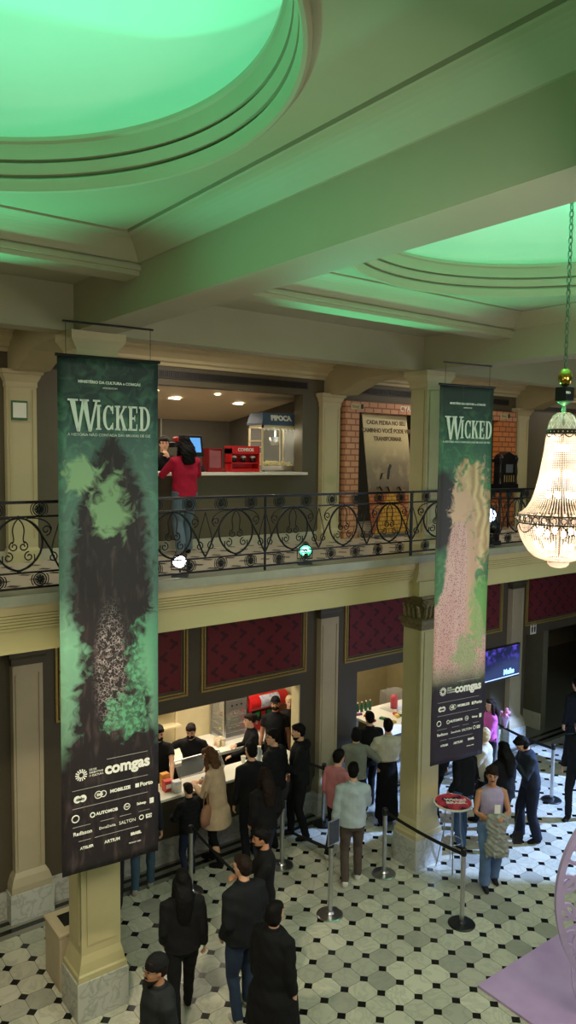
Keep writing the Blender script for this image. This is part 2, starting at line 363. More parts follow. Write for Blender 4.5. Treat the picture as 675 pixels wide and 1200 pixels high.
# ------------------------------------------------------------------ coffered ceiling
ZP, ZC, ZS = 7.75, 7.6, 7.22     # flat panel, crease of the beams, beam soffits
BX = [(-2.17, -1.77), (2.9, 3.3), (7.97, 8.37), (13.04, 13.44), (18.1, 18.5)]
YC = 3.7
bm_ = MB()
for a, b in BX: bm_.box(a, b, -5, 7.45, ZS, 8.4)
struct(bm_.build('ceiling_beams', M_ceilw))
struct(MB().box(-5, 24, 7.45, 7.72, ZS, 8.4).build('ceiling_beam_long', M_ceilw))
for i in range(4):
    xa, xb = BX[i][1], BX[i+1][0]; xc = (xa+xb)/2
    ya, yb = 1.42, 5.97
    # flat panel with a round hole
    n = 96; R0 = 1.86; gx0, gx1, gy0, gy1 = xa+.28, xb-.28, ya+.34, yb-.34
    m_ = MB(); vo = []; vi = []
    for k_ in range(n):
        t = 2*PI*k_/n; c, s_ = math.cos(t), math.sin(t)
        tx = ((gx1-xc) if c > 0 else (xc-gx0))/abs(c) if abs(c) > 1e-6 else 1e9
        ty = ((gy1-YC) if s_ > 0 else (YC-gy0))/abs(s_) if abs(s_) > 1e-6 else 1e9
        d = min(tx, ty); vo.append((xc+c*d, YC+s_*d, ZP)); vi.append((xc+c*R0, YC+s_*R0, ZP))
    for sx_, sy_ in ((gx0,gy0),(gx1,gy0),(gx1,gy1),(gx0,gy1)):
        kk = min(range(n), key=lambda q: (vo[q][0]-sx_)**2+(vo[q][1]-sy_)**2); vo[kk] = (sx_, sy_, ZP)
    m_.add(vo+vi, [(q, (q+1)%n, n+(q+1)%n, n+q) for q in range(n)])
    struct(m_.build('ceiling_panel', M_ceilw))
    # groove, cove and crease frame
    prof = [(0, ZP), (0, ZP+.035), (.035, ZP+.035), (.035, ZP-.005)]
    K = 7
    for q in range(K+1):
        t = q/K; prof.append((.05+.21*t, ZP-.01-(ZP-.01-ZC)*(1-math.cos(t*PI/2))))
    prof += [(.28, ZC)]
    def ring_at(d, z, xs=1.0):
        dy = d*.34/.28
        return [(gx0-d, gy0-dy, z), (gx1+d, gy0-dy, z), (gx1+d, gy1+dy, z), (gx0-d, gy1+dy, z)]
    m_ = MB(); v = []
    for d, z in prof: v += ring_at(d, z)
    m_.add(v, [(4*j+q, 4*j+(q+1)%4, 4*j+4+(q+1)%4, 4*j+4+q) for j in range(len(prof)-1) for q in range(4)])
    struct(m_.build('ceiling_cove', M_ceilw))
    # cross beams, pockets
    for sgn, y0 in ((1, yb), (-1, ya)):
        m_ = MB(); y1 = y0+sgn*.27
        m_.box(xa, xb, min(y0, y1), max(y0, y1), 7.5, 8.0)
        m_.box(xa, xb, min(y0-sgn*.03, y0), max(y0-sgn*.03, y0), 7.54, 7.58)
        struct(m_.build('ceiling_crossbeam', M_ceilw))
        y2 = y0+sgn*1.5
        struct(MB().box(xa, xb, min(y1, y2), max(y1, y2), 7.68, 7.78).build('ceiling_pocket', M_ceilw))
    struct(MB().box(xa, xb, -5, ya-1.4, ZS+.1, 7.9).build('ceiling_near', M_ceilw))
    # stepped ring and dome
    pr = [(1.86, ZP), (1.855, ZP-.03), (1.835, ZP-.045), (1.815, ZP-.04), (1.808, ZP-.01), (1.80, ZP+.02), (1.80, ZP+.035), (1.835, ZP+.038), (1.835, ZP+.058), (1.795, ZP+.06), (1.785, ZP+.085),
          (1.778, ZP+.12), (1.776, ZP+.125), (1.81, ZP+.127), (1.81, ZP+.145), (1.77, ZP+.147), (1.765, ZP+.2), (1.755, ZP+.235), (1.74, ZP+.25), (1.74, ZP+.275), (1.76, ZP+.285), (1.95, ZP+.285)]
    o = MB().lathe(pr, 128, (xc, YC, 0), cap=False).build('ceiling_ring', M_ceilw); autosmooth(o, 28); struct(o)
    dp = [(1.95, ZP+.28), (1.97, ZP+.40)]+[(1.97*math.cos(t*PI/2/14), ZP+.40+.62*math.sin(t*PI/2/14)) for t in range(1, 14)]+[(.001, ZP+1.02)]
    o = MB().lathe(dp, 96, (xc, YC, 0), cap=False).build('ceiling_dome', mat('dome_plaster', srgb(214, 212, 196), .7, var=.03, scale=1), smooth=True); struct(o)

# ceiling over the mezzanine and its cornices
struct(MB().box(-5, 24, 7.72, 9.7, 7.5, 7.6).build('ceiling_mezzanine', M_ceil))
cp = [(YW, 7.5), (YW, 7.24), (YW-.03, 7.24), (YW-.04, 7.28), (YW-.09, 7.30), (YW-.10, 7.34), (YW-.17, 7.38), (YW-.22, 7.40), (YW-.22, 7.44), (YW-.28, 7.46), (YW-.28, 7.5)]
struct(MB().prism(cp, 29, 'x', -5).build('trim_4', M_cream))
cp = [(7.72, 7.5), (7.72, 7.30), (7.76, 7.31), (7.80, 7.36), (7.90, 7.42), (7.93, 7.5)]
struct(MB().prism(cp, 29, 'x', -5).build('trim_5', M_cream))
for i, (a, b) in enumerate(BX):
    poly = [(7.72, ZS), (8.35, ZS), (8.75, 7.17), (9.12, 7.05), (9.25, 7.0), (YW, 7.0), (YW, 7.5), (7.72, 7.5)]
    struct(MB().prism(poly, b-a, 'x', a-.0).build('ceiling_haunch', M_ceil))

# ------------------------------------------------------------------ pilasters and columns
def pilaster_upper(x):
    w = .37; y0 = YW-.10
    r = empty('pilaster', (x+w/2, YW, ZF), {0:'cream upper pilaster at left with a small green framed notice', 1:'cream upper pilaster between popcorn window and brick portal', 2:'cream upper pilaster right of the brick portal'}[PX.index(x)], 'pilaster')
    L = -w/2; m_ = MB().box(L, -L, -.10, 0, .18, 2.2)
    m_.build('shaft', M_cream, r)
    m_ = MB()
    for a, b in ((L+.035, L+.05), (-L-.05, -L-.035)): m_.box(a, b, -.112, -.10, .3, 2.15)
    m_.build('molding', M_cream, r)
    MB().stack([(L-.01,-L+.01,-.11,0,2.18),(L-.01,-L+.01,-.11,0,2.24),(L-.03,-L+.03,-.13,0,2.28),(L-.05,-L+.05,-.15,0,2.33),(L-.07,-L+.07,-.17,0,2.34),(L-.07,-L+.07,-.17,0,2.39)]).build('capital', M_cream, r)
    MB().stack([(L-.02,-L+.02,-.13,0,0),(L-.02,-L+.02,-.13,0,.14),(L,-L,-.10,0,.18)]).build('base', M_cream, r)
    return r
def pilaster_lower(x):
    w = .42; L = -w/2
    r = empty('pilaster', (x+w/2, YW, 0), {0:'greige lower pilaster at far left behind the trash bin', 1:'greige lower pilaster between the two snack counters', 2:'grey lower pilaster beside the dark doorway'}[PX.index(x)], 'pilaster')
    MB().box(L+.02, -L-.02, -.12, 0, .6, 3.32).build('shaft', M_greige, r)
    m_ = MB()
    for a, b in ((L+.05, L+.075), (-L-.075, -L-.05)): m_.box(a, b, -.135, -.12, .66, 3.2)
    m_.build('molding', M_greige, r)
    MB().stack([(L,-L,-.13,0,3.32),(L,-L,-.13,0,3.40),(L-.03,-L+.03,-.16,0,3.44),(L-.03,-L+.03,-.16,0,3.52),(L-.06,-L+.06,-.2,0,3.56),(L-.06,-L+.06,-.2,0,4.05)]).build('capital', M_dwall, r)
    MB().stack([(L-.05,-L+.05,-.19,0,.38),(L-.05,-L+.05,-.19,0,.46),(L-.02,-L+.02,-.16,0,.56),(L+.02,-L-.02,-.12,0,.62)]).build('base', M_greige, r)
    MB().box(L-.07, -L+.07, -.21, 0, 0, .38).build('plinth', M_marble, r)
for x in PX: pilaster_upper(x); pilaster_lower(x)

def column(cx, lab, labu, cy=7.53):
    r = empty('column', (cx, cy, 0), lab, 'column')
    hx, hy = .22, .175
    m_ = MB(); m_.box(-hx, hx, -hy, hy, .66, 3.55)
    for sx_ in (-1, 1):
        m_.box(min(sx_*hx, sx_*(hx+.012)), max(sx_*hx, sx_*(hx+.012)), -hy+.05, hy-.05, .8, 3.5)
    m_.box(-hx+.06, hx-.06, -hy-.012, -hy, .8, 3.5)
    m_.build('shaft', M_colm, r)
    a, b = hx+.055, hy+.045
    MB().stack([(-a,a,-b,b,.44),(-a,a,-b,b,.50),(-a+.015,a-.015,-b+.015,b-.015,.52),(-hx-.02,hx+.02,-hy-.02,hy+.02,.62),(-hx,hx,-hy,hy,.70)]).build('base', M_colm, r)
    MB().box(-hx-.07, hx+.07, -hy-.06, hy+.06, 0, .44).build('plinth', M_marble, r, bevel=.008)
    # carved capital: necking, leaf block, volutes
    m_ = MB(); m_.stack([(-hx-.01,hx+.01,-hy-.01,hy+.01,3.53),(-hx-.03,hx+.03,-hy-.03,hy+.03,3.58),(-hx-.03,hx+.03,-hy-.03,hy+.03,3.62),(-hx-.06,hx+.06,-hy-.06,hy+.06,3.66),(-hx-.06,hx+.06,-hy-.06,hy+.06,3.69),(-hx,hx,-hy,hy,3.70),(-hx,hx,-hy,hy,3.96),(-hx-.05,hx+.05,-hy-.05,hy+.05,3.99),(-hx-.05,hx+.05,-hy-.05,hy+.05,4.03)])
    M_cap = mat('aged_gilt_capital', srgb(120, 106, 72), .5, .2, var=.3, scale=30, bump=.4)
    cap = m_.build('capital', M_cap, r)
    m_ = MB()
    for q in range(5):
        u = -hx+.045+q*(2*hx-.09)/4
        m_.tube([(u, -hy-.005, 3.70), (u, -hy-.03, 3.78), (u, -hy-.035, 3.85), (u, -hy-.07, 3.885), (u, -hy-.075, 3.86)], [.034,.032,.028,.02,.012], 6)
    for q in range(4):
        u = -hy+.045+q*(2*hy-.09)/3
        for sx_ in (-1, 1):
            m_.tube([(sx_*(hx+.005), u, 3.70), (sx_*(hx+.03), u, 3.78), (sx_*(hx+.035), u, 3.85), (sx_*(hx+.07), u, 3.885), (sx_*(hx+.075), u, 3.86)], [.034,.032,.028,.02,.012], 6)
    m_.build('leaf', M_cap, cap)
    m_ = MB()
    for sx_ in (-1, 1):
        for t in range(1):
            pts = [(sx_*(hx-.04+.06*math.cos(a_)*(1-a_/14)), -hy-.045, 3.93+.055*math.sin(a_)*(1-a_/14)) for a_ in [q*.5 for q in range(22)]]
            m_.tube(pts, .011, 5)
    m_.build('volute', M_cap, cap)
    # upper shaft, above the balcony slab: its own thing
    u = empty('column', (cx, cy, ZF+.012), labu, 'column'); ax, ay = .20, .155
    m_ = MB(); m_.box(-ax, ax, -ay, ay, .0, 2.36)
    m_.box(-ax+.05, ax-.05, -ay-.012, -ay, .3, 2.3)
    for sx_ in (-1, 1): m_.box(min(sx_*ax, sx_*(ax+.012)), max(sx_*ax, sx_*(ax+.012)), -ay+.05, ay-.05, .3, 2.3)
    m_.build('shaft', M_colm, u)
    m_ = MB(); m_.stack([(-ax,ax,-ay,ay,2.32),(-ax-.02,ax+.02,-ay-.02,ay+.02,2.34),(-ax-.02,ax+.02,-ay-.02,ay+.02,2.40),(-ax-.07,ax+.07,-ay-.05,ay+.05,2.47),(-ax-.09,ax+.09,-ay-.07,ay+.07,2.50),(-ax-.09,ax+.09,-ay-.07,ay+.07,2.575)])
    m_.build('capital', M_cream, u)
    MB().stack([(-ax-.04,ax+.04,-ay-.04,ay+.04,0),(-ax-.04,ax+.04,-ay-.04,ay+.04,.12),(-ax,ax,-ay,ay,.2)]).build('base', M_colm, u)
column(3.11, 'cream column on marble plinth behind the left banner', 'cream balcony column whose capital shows above left banner')
column(8.18, 'cream column with carved capital beside the round pink table', 'cream balcony column left of the right banner')
column(13.25, 'cream column at far right of the hall', 'cream balcony column at far right')

# pictures panels with gold frames on the lower wall
def wpanel(x0, x1, lab, z0=2.45, z1=3.62, last=False):
    r = empty('wall_panel', ((x0+x1)/2, YW, z0), lab, 'wall panel'); w = (x1-x0)/2; h = z1-z0
    MB().box(-w+.11, w-.11, -.015, -.002, .11, h-.11).build('damask', M_damask, r)
    m_ = MB()
    for a, t in ((0, .028), (.05, .018)):
        for bx in ((-w+a, w-a, -.03, -.002, a, a+t), (-w+a, w-a, -.03, -.002, h-a-t, h-a), (-w+a, -w+a+t, -.03, -.002, a+t, h-a-t), (w-a-t, w-a, -.03, -.002, a+t, h-a-t)): m_.box(*bx)
    m_.build('frame', M_gold, r)
wpanel(.3, 2.6, 'red damask wall panel at far left edge'); wpanel(3.45, 5.43, 'red damask wall panel just right of left banner')
wpanel(5.66, 7.66, 'wide red damask panel in gold frame above left snack counter')
wpanel(8.5, 10.5, 'red damask panel in gold frame above right snack counter'); wpanel(10.72, 12.8, 'dark red damask panel behind the television')
wpanel(13.6, 17.2, 'red damask panel above the dark doorway')
# ventilation grilles
def vent(x0, x1, z, lab):
    r = empty('vent_grille', ((x0+x1)/2, YW, z), lab, 'vent'); w = (x1-x0)/2
    MB().box(-w, w, -.012, -.001, 0, .11).build('backing', M_black, r)
    m_ = MB(); n = int((x1-x0)/.03)
    for q in range(n): m_.box(-w+q*2*w/n, -w+q*2*w/n+.008, -.02, -.012, .01, .10)
    m_.box(-w, w, -.022, -.012, 0, .01); m_.box(-w, w, -.022, -.012, .10, .11)
    m_.build('slat', mat('vent_metal', srgb(60, 54, 44), .5, var=.1), r)
vent(3.45, 7.62, 7.07, 'long dark vent grille above the popcorn window'); vent(8.45, 12.8, 7.07, 'long dark vent grille above brick portal')
vent(13.7, 15.6, 7.0, 'dark vent grille right of portal')

# ------------------------------------------------------------------ balcony railing
RY = 7.29
M_ir = M_iron
def spiral(cx, cz, r0, a0, turns, sgn, n=14, ri=.25):
    return [(cx+math.cos(a0+sgn*turns*2*PI*t/n)*r0*(1-(1-ri)*t/n), 0, cz+math.sin(a0+sgn*turns*2*PI*t/n)*r0*(1-(1-ri)*t/n)) for t in range(n+1)]
def bez(p0, p1, p2, p3, n=12):
    o = []
    for i in range(n+1):
        t = i/n; a = (1-t)**3; b = 3*t*(1-t)**2; c = 3*t*t*(1-t); d = t**3
        o.append((a*p0[0]+b*p1[0]+c*p2[0]+d*p3[0], 0, a*p0[1]+b*p1[1]+c*p2[1]+d*p3[1]))
    return o
def ros_mesh():
    m_ = MB()
    def ringp(r): return [(r*math.cos(2*PI*q/16), 0, r*math.sin(2*PI*q/16)) for q in range(16)]
    m_.tube(ringp(.062), .007, 5, closed=True); m_.tube(ringp(.044), .005, 4, closed=True)
    m_.ell((0, -.004, 0), (.028, .014, .028), 10, 6)
    for q in range(8):
        a = q*PI/4; m_.ell((.028*math.cos(a), -.004, .028*math.sin(a)), (.013, .008, .013), 6, 4)
    for s_ in (-1, 1): m_.tube([(s_*(.062+.022*math.sin(t)), 0, .05*math.cos(t)) for t in [q*PI/8 for q in range(9)]], .005, 4)
    return m_.mesh('rosette')
ros = ros_mesh(); ros.materials.append(M_ir)
def scroll_mesh(W=.82, z0=.22, z1=.74):
    m_ = MB(); H = z1-z0; zc = (z0+z1)/2
    for s_ in (-1, 1):
        # big C arcs forming an open oval under the node
        m_.tube(bez((0, z1), (s_*.30, z1-.05), (s_*.32, z0+.10), (0, z0)), .011, 6)
        # inner S with spirals
        a = bez((0, z1-.01), (s_*.11, z1-.12), (s_*.01, zc+.06), (s_*.06, zc+.01)); m_.tube(a, .007, 5)
        m_.tube(spiral(s_*.045, zc-.02, .05, PI/2, 1.3, -s_), .007, 5)
        m_.tube(spiral(s_*.10, z0+.14, .05, PI/2, 1.2, s_), .007, 5)
        m_.tube(bez((0, z0+.01), (s_*.12, z0+.02), (s_*.17, z0+.08), (s_*.15, z0+.16)), .007, 5)
        # strong diagonal to the neighbouring node and its scrolls
        m_.tube(bez((0, z1), (s_*.16, z1-.02), (s_*.22, zc+.08), (s_*.31, zc-.06)) + bez((s_*.31, zc-.06), (s_*.35, z0+.10), (s_*.39, z0+.02), (s_*W/2, z0+.0), 6)[1:], .010, 6)
        m_.tube(spiral(s_*.27, z1-.13, .055, -PI/2, 1.25, s_), .007, 5)
        m_.tube(bez((s_*.08, z1-.01), (s_*.2, z1+.0), (s_*.31, z1-.04), (s_*.325, z1-.13)), .006, 5)
        m_.tube(spiral(s_*.335, z0+.12, .05, PI/2, 1.25, -s_), .007, 5)
        m_.tube(bez((s_*W/2, z1-.02), (s_*(W/2-.02), z1-.12), (s_*.30, z0+.2), (s_*.335, z0+.17)), .006, 5)
    m_.ell((0, 0, z1), (.02, .02, .02), 8, 5); m_.ell((0, 0, z0), (.02, .02, .02), 8, 5)
    return m_.mesh('scroll_panel')
scm = scroll_mesh(); scm.materials.append(M_ir)
for me in (ros, scm): me.polygons.foreach_set('use_smooth', [True]*len(me.polygons))
def railing(x0, x1, lab, bulge=None):
    r = empty('balcony_railing', ((x0+x1)/2, RY, ZF+.012), lab, 'railing'); w = (x1-x0)/2
    for nm, z, rr in (('handrail', .885, .017), ('rail', .745, .011), ('rail', .205, .010), ('rail', .055, .012)):
        MB().box(-w, w, -rr*1.3, rr*1.3, z-rr*.8, z+rr*.8).build(nm, M_ir, r)
    n = max(1, round((x1-x0)/.82)); W = (x1-x0)/n
    for q in sorted({0, n, (n+1)//2}):
        x = -w+q*W; MB().box(x-.010, x+.010, -.010, .010, 0, .885).build('baluster', M_ir, r)
    for q in range(n):
        o = bpy.data.objects.new('scroll_panel', scm); C.objects.link(o); o.parent = r; o.location = (-w+(q+.5)*W, 0, 0); o.scale = (W/.82, 1, 1)
    nr = n*2
    for q in range(nr):
        for z in (.815, .13):
            o = bpy.data.objects.new('rosette', ros); C.objects.link(o); o.parent = r; o.location = (-w+(q+.5)*2*w/nr, 0, z)
railing(-2.2, 2.68, 'black wrought iron railing section left of the left banner')
railing(2.70, 7.62, 'long black wrought iron railing section between the two banners')
railing(7.64, 8.74, 'short black wrought iron railing in front of right balcony column')
railing(8.76, 12.86, 'black wrought iron railing section right of right banner behind chandelier')
railing(12.88, 16.2, 'black wrought iron railing section at far right')

# ------------------------------------------------------------------ hanging banners
def fcurve(nt, inp, pts):
    n = nt.nodes.new('ShaderNodeFloatCurve'); c = n.mapping.curves[0]
    c.points[0].location = pts[0]; c.points[1].location = pts[-1]
    for p in pts[1:-1]: c.points.new(*p)
    n.mapping.update(); nt.links.new(inp, n.inputs['Value']); return n.outputs[0]
def ssub(nt, a, b): return mth(nt, 'SUBTRACT', a, b)
def blob(nt, X, T, cx, ct, rx, rt, nz, amt, soft=6):
    dx = mth(nt, 'DIVIDE', ssub(nt, X, cx), rx); dt = mth(nt, 'DIVIDE', ssub(nt, T, ct), rt)
    d = mth(nt, 'SQRT', mth(nt, 'ADD', mth(nt, 'MULTIPLY', dx, dx), mth(nt, 'MULTIPLY', dt, dt)))
    d = mth(nt, 'ADD', d, mth(nt, 'MULTIPLY', ssub(nt, nz, .5), amt))
    return mth(nt, 'MULTIPLY', ssub(nt, 1, d), soft, clamp=True)
def banner_mat(name, W, H, kind):
    mt, nt, b, out = newmat(name); b.inputs['Roughness'].default_value = .55
    tc = N(nt, 'ShaderNodeTexCoord'); sp = N(nt, 'ShaderNodeSeparateXYZ'); nt.links.new(tc.outputs['Object'], sp.inputs[0])
    X = mth(nt, 'DIVIDE', sp.outputs[0], W); T = ssub(nt, 1, mth(nt, 'DIVIDE', sp.outputs[2], H))
    def noi(s, d=6.0, dist=0.0, k=(1, 1, 1)):
        mp = N(nt, 'ShaderNodeMapping'); mp.inputs['Scale'].default_value = k; nt.links.new(tc.outputs['Object'], mp.inputs[0])
        n = N(nt, 'ShaderNodeTexNoise', i_Scale=s, i_Detail=d, i_Distortion=dist); nt.links.new(mp.outputs[0], n.inputs['Vector']); return n.outputs[0]
    n1, n2, n3 = noi(3), noi(7, 8, 1.2), noi(22, 6, .6)
    if kind == 'green':
        rp = N(nt, 'ShaderNodeValToRGB'); nt.links.new(T, rp.inputs[0]); e = rp.color_ramp.elements
        e[0].position = 0; e[0].color = srgb(36, 40, 42); e[1].position = 1; e[1].color = srgb(40, 33, 42)
        for p, c in ((.06, (44, 62, 62)), (.13, (66, 96, 92)), (.22, (92, 124, 116)), (.45, (92, 122, 112)), (.55, (116, 168, 140)), (.72, (110, 146, 126)), (.80, (44, 37, 44))):
            q = e.new(p); q.color = srgb(*c)
        smoke = mth(nt, 'MULTIPLY', ssub(nt, n2, .45), 3.2, clamp=True)
        col = mixc(nt, mth(nt, 'MULTIPLY', mth(nt, 'MULTIPLY', smoke, .55), mth(nt, 'MULTIPLY', ssub(nt, .79, T), 20, clamp=True)), rp.outputs[0], srgb(132, 196, 156))
        top = mth(nt, 'MULTIPLY', ssub(nt, .13, T), 12, clamp=True); col = mixc(nt, mth(nt, 'MULTIPLY', top, .6), col, srgb(34, 44, 44))
        w = fcurve(nt, T, [(0, 0), (.12, .0), (.16, .14), (.22, .30), (.30, .40), (.42, .48), (.50, .44), (.58, .34), (.64, .42), (.70, .44), (.78, .55), (.83, .7), (1, .7)])
        ax = mth(nt, 'ABSOLUTE', ssub(nt, X, .52))
        dk = mth(nt, 'MULTIPLY', ssub(nt, mth(nt, 'ADD', w, mth(nt, 'MULTIPLY', ssub(nt, n2, .5), .42)), ax), 9, clamp=True)
        n4 = noi(16, 8, 0.4, (1, 1, .25))
        fab = mixc(nt, mth(nt, 'MULTIPLY', ssub(nt, n4, .52), 5, clamp=True), srgb(36, 28, 32), srgb(74, 60, 62))
        col = mixc(nt, dk, col, fab)
        vo = N(nt, 'ShaderNodeTexVoronoi', feature='DISTANCE_TO_EDGE', i_Scale=38.0); nt.links.new(tc.outputs['Object'], vo.inputs['Vector'])
        ln = mth(nt, 'LESS_THAN', vo.outputs['Distance'], .11)
        lace = mth(nt, 'MULTIPLY', ln, blob(nt, X, T, .5, .60, .20, .15, n3, 1.2, 3))
        col = mixc(nt, mth(nt, 'MULTIPLY', lace, mth(nt, 'MULTIPLY', ssub(nt, n3, .42), 5, clamp=True)), col, srgb(172, 160, 160))
        # pale misty glow in the cloud
        col = mixc(nt, mth(nt, 'MULTIPLY', blob(nt, X, T, .50, .285, .23, .07, n2, 2.0, 2.2), .9), col, srgb(150, 186, 140))
        col = mixc(nt, blob(nt, X, T, .20, .222, .16, .04, n2, 2.0, 3), col, srgb(158, 190, 146))
        # green spark cloud lower right
        s1 = blob(nt, X, T, .86, .60, .22, .10, n2, 2.0, 3); s2 = blob(nt, X, T, .66, .70, .24, .05, n2, 2.4, 3)
        fil = mth(nt, 'ADD', .35, mth(nt, 'MULTIPLY', ssub(nt, n3, .45), 4, clamp=True), clamp=True)
        col = mixc(nt, mth(nt, 'MULTIPLY', mth(nt, 'MAXIMUM', s1, s2), fil), col, srgb(104, 172, 134))
    else:
        rp = N(nt, 'ShaderNodeValToRGB'); nt.links.new(T, rp.inputs[0]); e = rp.color_ramp.elements
        e[0].position = 0; e[0].color = srgb(50, 48, 50); e[1].position = 1; e[1].color = srgb(42, 36, 50)
        for p, c in ((.07, (50, 64, 60)), (.13, (60, 96, 82)), (.22, (70, 114, 92)), (.5, (74, 118, 90)), (.60, (92, 140, 100)), (.76, (100, 120, 90)), (.80, (62, 48, 60))):
            q = e.new(p); q.color = srgb(*c)
        smoke = mth(nt, 'MULTIPLY', ssub(nt, n2, .47), 3.4, clamp=True)
        col = mixc(nt, mth(nt, 'MULTIPLY', mth(nt, 'MULTIPLY', smoke, .6), ssub(nt, 1, mth(nt, 'MULTIPLY', ssub(nt, .12, T), 12, clamp=True))), rp.outputs[0], srgb(120, 176, 110)); col = mixc(nt, mth(nt, 'MULTIPLY', ssub(nt, T, .775), 24, clamp=True), col, srgb(46, 38, 52))
        col = mixc(nt, blob(nt, X, T, .10, .33, .34, .12, n1, .5, 5), col, srgb(52, 46, 50))
        # wheat-coloured ribbons, then a blush field with sequins
        wv = N(nt, 'ShaderNodeTexWave', wave_type='BANDS', i_Scale=2.2, i_Distortion=9.0, i_Detail=2.0); nt.links.new(tc.outputs['Object'], wv.inputs['Vector'])
        wheat = mixc(nt, wv.outputs['Fac'], srgb(196, 152, 116), srgb(232, 204, 160))
        col = mixc(nt, blob(nt, X, T, .62, .27, .34, .085, n2, 2.2, 3), col, wheat)
        col = mixc(nt, blob(nt, X, T, .84, .38, .20, .13, n2, 1.8, 3), col, wheat)
        ex = mth(nt, 'ABSOLUTE', ssub(nt, X, .62)); col = mixc(nt, blob(nt, X, T, .46, .32, .26, .09, n2, 2.0, 2.5), col, srgb(226, 182, 158))
        col = mixc(nt, blob(nt, X, T, .62, .46, .20, .16, n2, 1.6, 3), col, srgb(218, 172, 150))
        w = fcurve(nt, T, [(0, 0), (.345, 0), (.36, .12), (.42, .23), (.50, .26), (.54, .32), (.60, .50), (.70, .62), (.80, .65), (1, .6)])
        pk = mth(nt, 'MULTIPLY', ssub(nt, mth(nt, 'ADD', w, mth(nt, 'MULTIPLY', ssub(nt, n2, .5), .10)), mth(nt, 'ABSOLUTE', ssub(nt, X, .42))), 22, clamp=True)
        fade = mth(nt, 'MULTIPLY', ssub(nt, .79, T), 16, clamp=True)
        n4 = noi(9, 5, .3, (1, 1, .12))
        pcol = mixc(nt, n4, srgb(206, 140, 140), srgb(240, 208, 204))
        vo = N(nt, 'ShaderNodeTexVoronoi', i_Scale=46.0); nt.links.new(tc.outputs['Object'], vo.inputs['Vector'])
        pcol = mixc(nt, mth(nt, 'LESS_THAN', vo.outputs['Distance'], .30), pcol, srgb(160, 84, 92))
        arm = mth(nt, 'MULTIPLY', ssub(nt, .10, mth(nt, 'ABSOLUTE', ssub(nt, X, .66))), 20, clamp=True)
        arm = mth(nt, 'MULTIPLY', arm, mth(nt, 'MULTIPLY', mth(nt, 'GREATER_THAN', T, .40), mth(nt, 'LESS_THAN', T, .66)))
        pcol = mixc(nt, arm, pcol, srgb(222, 178, 160))
        col = mixc(nt, mth(nt, 'MULTIPLY', pk, fade), col, pcol)
        col = mixc(nt, mth(nt, 'MULTIPLY', mth(nt, 'MULTIPLY', blob(nt, X, T, .86, .60, .24, .11, n2, 1.6, 3), .7), fade), col, srgb(136, 188, 104))
        col = mixc(nt, mth(nt, 'MULTIPLY', mth(nt, 'MULTIPLY', blob(nt, X, T, .62, .71, .26, .06, n2, 1.8, 3), .6), fade), col, srgb(136, 180, 110))
    nt.links.new(col, b.inputs['Base Color']); return mt

def letter_polys():
    L = {}
    q = lambda *a: [(a[i], a[i+1]) for i in range(0, len(a), 2)]
    L['W'] = (1.0, [q(.02,1,.20,1,.34,.0,.26,0), q(.27,0,.36,0,.53,1,.44,1), q(.42,1,.60,1,.73,0,.65,0), q(.66,0,.74,0,.96,1,.89,1),
                    q(-.04,1,.30,1,.30,.94,-.04,.94), q(.36,1,.66,1,.66,.94,.36,.94), q(.80,1,1.04,1,1.04,.94,.80,.94)])
    L['I'] = (.30, [q(.07,0,.23,0,.23,1,.07,1), q(0,0,.30,0,.30,.07,0,.07), q(0,1,.30,1,.30,.93,0,.93)])
    def arc(cx, cy, rx, ry, tx, ty, a0, a1, n=12):
        P = []
        for i in range(n):
            a, b = a0+(a1-a0)*i/n, a0+(a1-a0)*(i+1)/n
            P.append([(cx+rx*math.cos(a), cy+ry*math.sin(a)), (cx+rx*math.cos(b), cy+ry*math.sin(b)), (cx+(rx-tx)*math.cos(b), cy+(ry-ty)*math.sin(b)), (cx+(rx-tx)*math.cos(a), cy+(ry-ty)*math.sin(a))])
        return P
    L['C'] = (.60, arc(.34, .5, .34, .5, .17, .07, .7, 2*PI-.7, 16)+[q(.52,.98,.60,.98,.60,.66,.54,.66), q(.52,.02,.60,.02,.60,.30,.54,.30)])
    L['K'] = (.68, [q(.07,0,.24,0,.24,1,.07,1), q(0,0,.31,0,.31,.07,0,.07), q(0,1,.31,1,.31,.93,0,.93), q(.24,.42,.24,.56,.54,1,.66,1), q(.30,.54,.42,.64,.68,0,.50,0), q(.44,0,.72,0,.72,.07,.44,.07), q(.46,1,.70,1,.70,.93,.46,.93)])
    L['E'] = (.56, [q(.07,0,.24,0,.24,1,.07,1), q(0,0,.54,0,.54,.08,0,.08), q(0,1,.54,1,.54,.92,0,.92), q(.2,.46,.42,.46,.42,.55,.2,.55), q(.48,0,.55,0,.55,.27,.50,.27), q(.48,1,.55,1,.55,.73,.50,.73), q(.38,.38,.42,.38,.42,.63,.38,.63)])
    L['D'] = (.66, [q(.07,0,.24,0,.24,1,.07,1), q(0,0,.34,0,.34,.08,0,.08), q(0,1,.34,1,.34,.92,0,.92)]+arc(.28, .5, .38, .5, .17, .08, -PI/2, PI/2, 14))
    return L
LP = letter_polys()
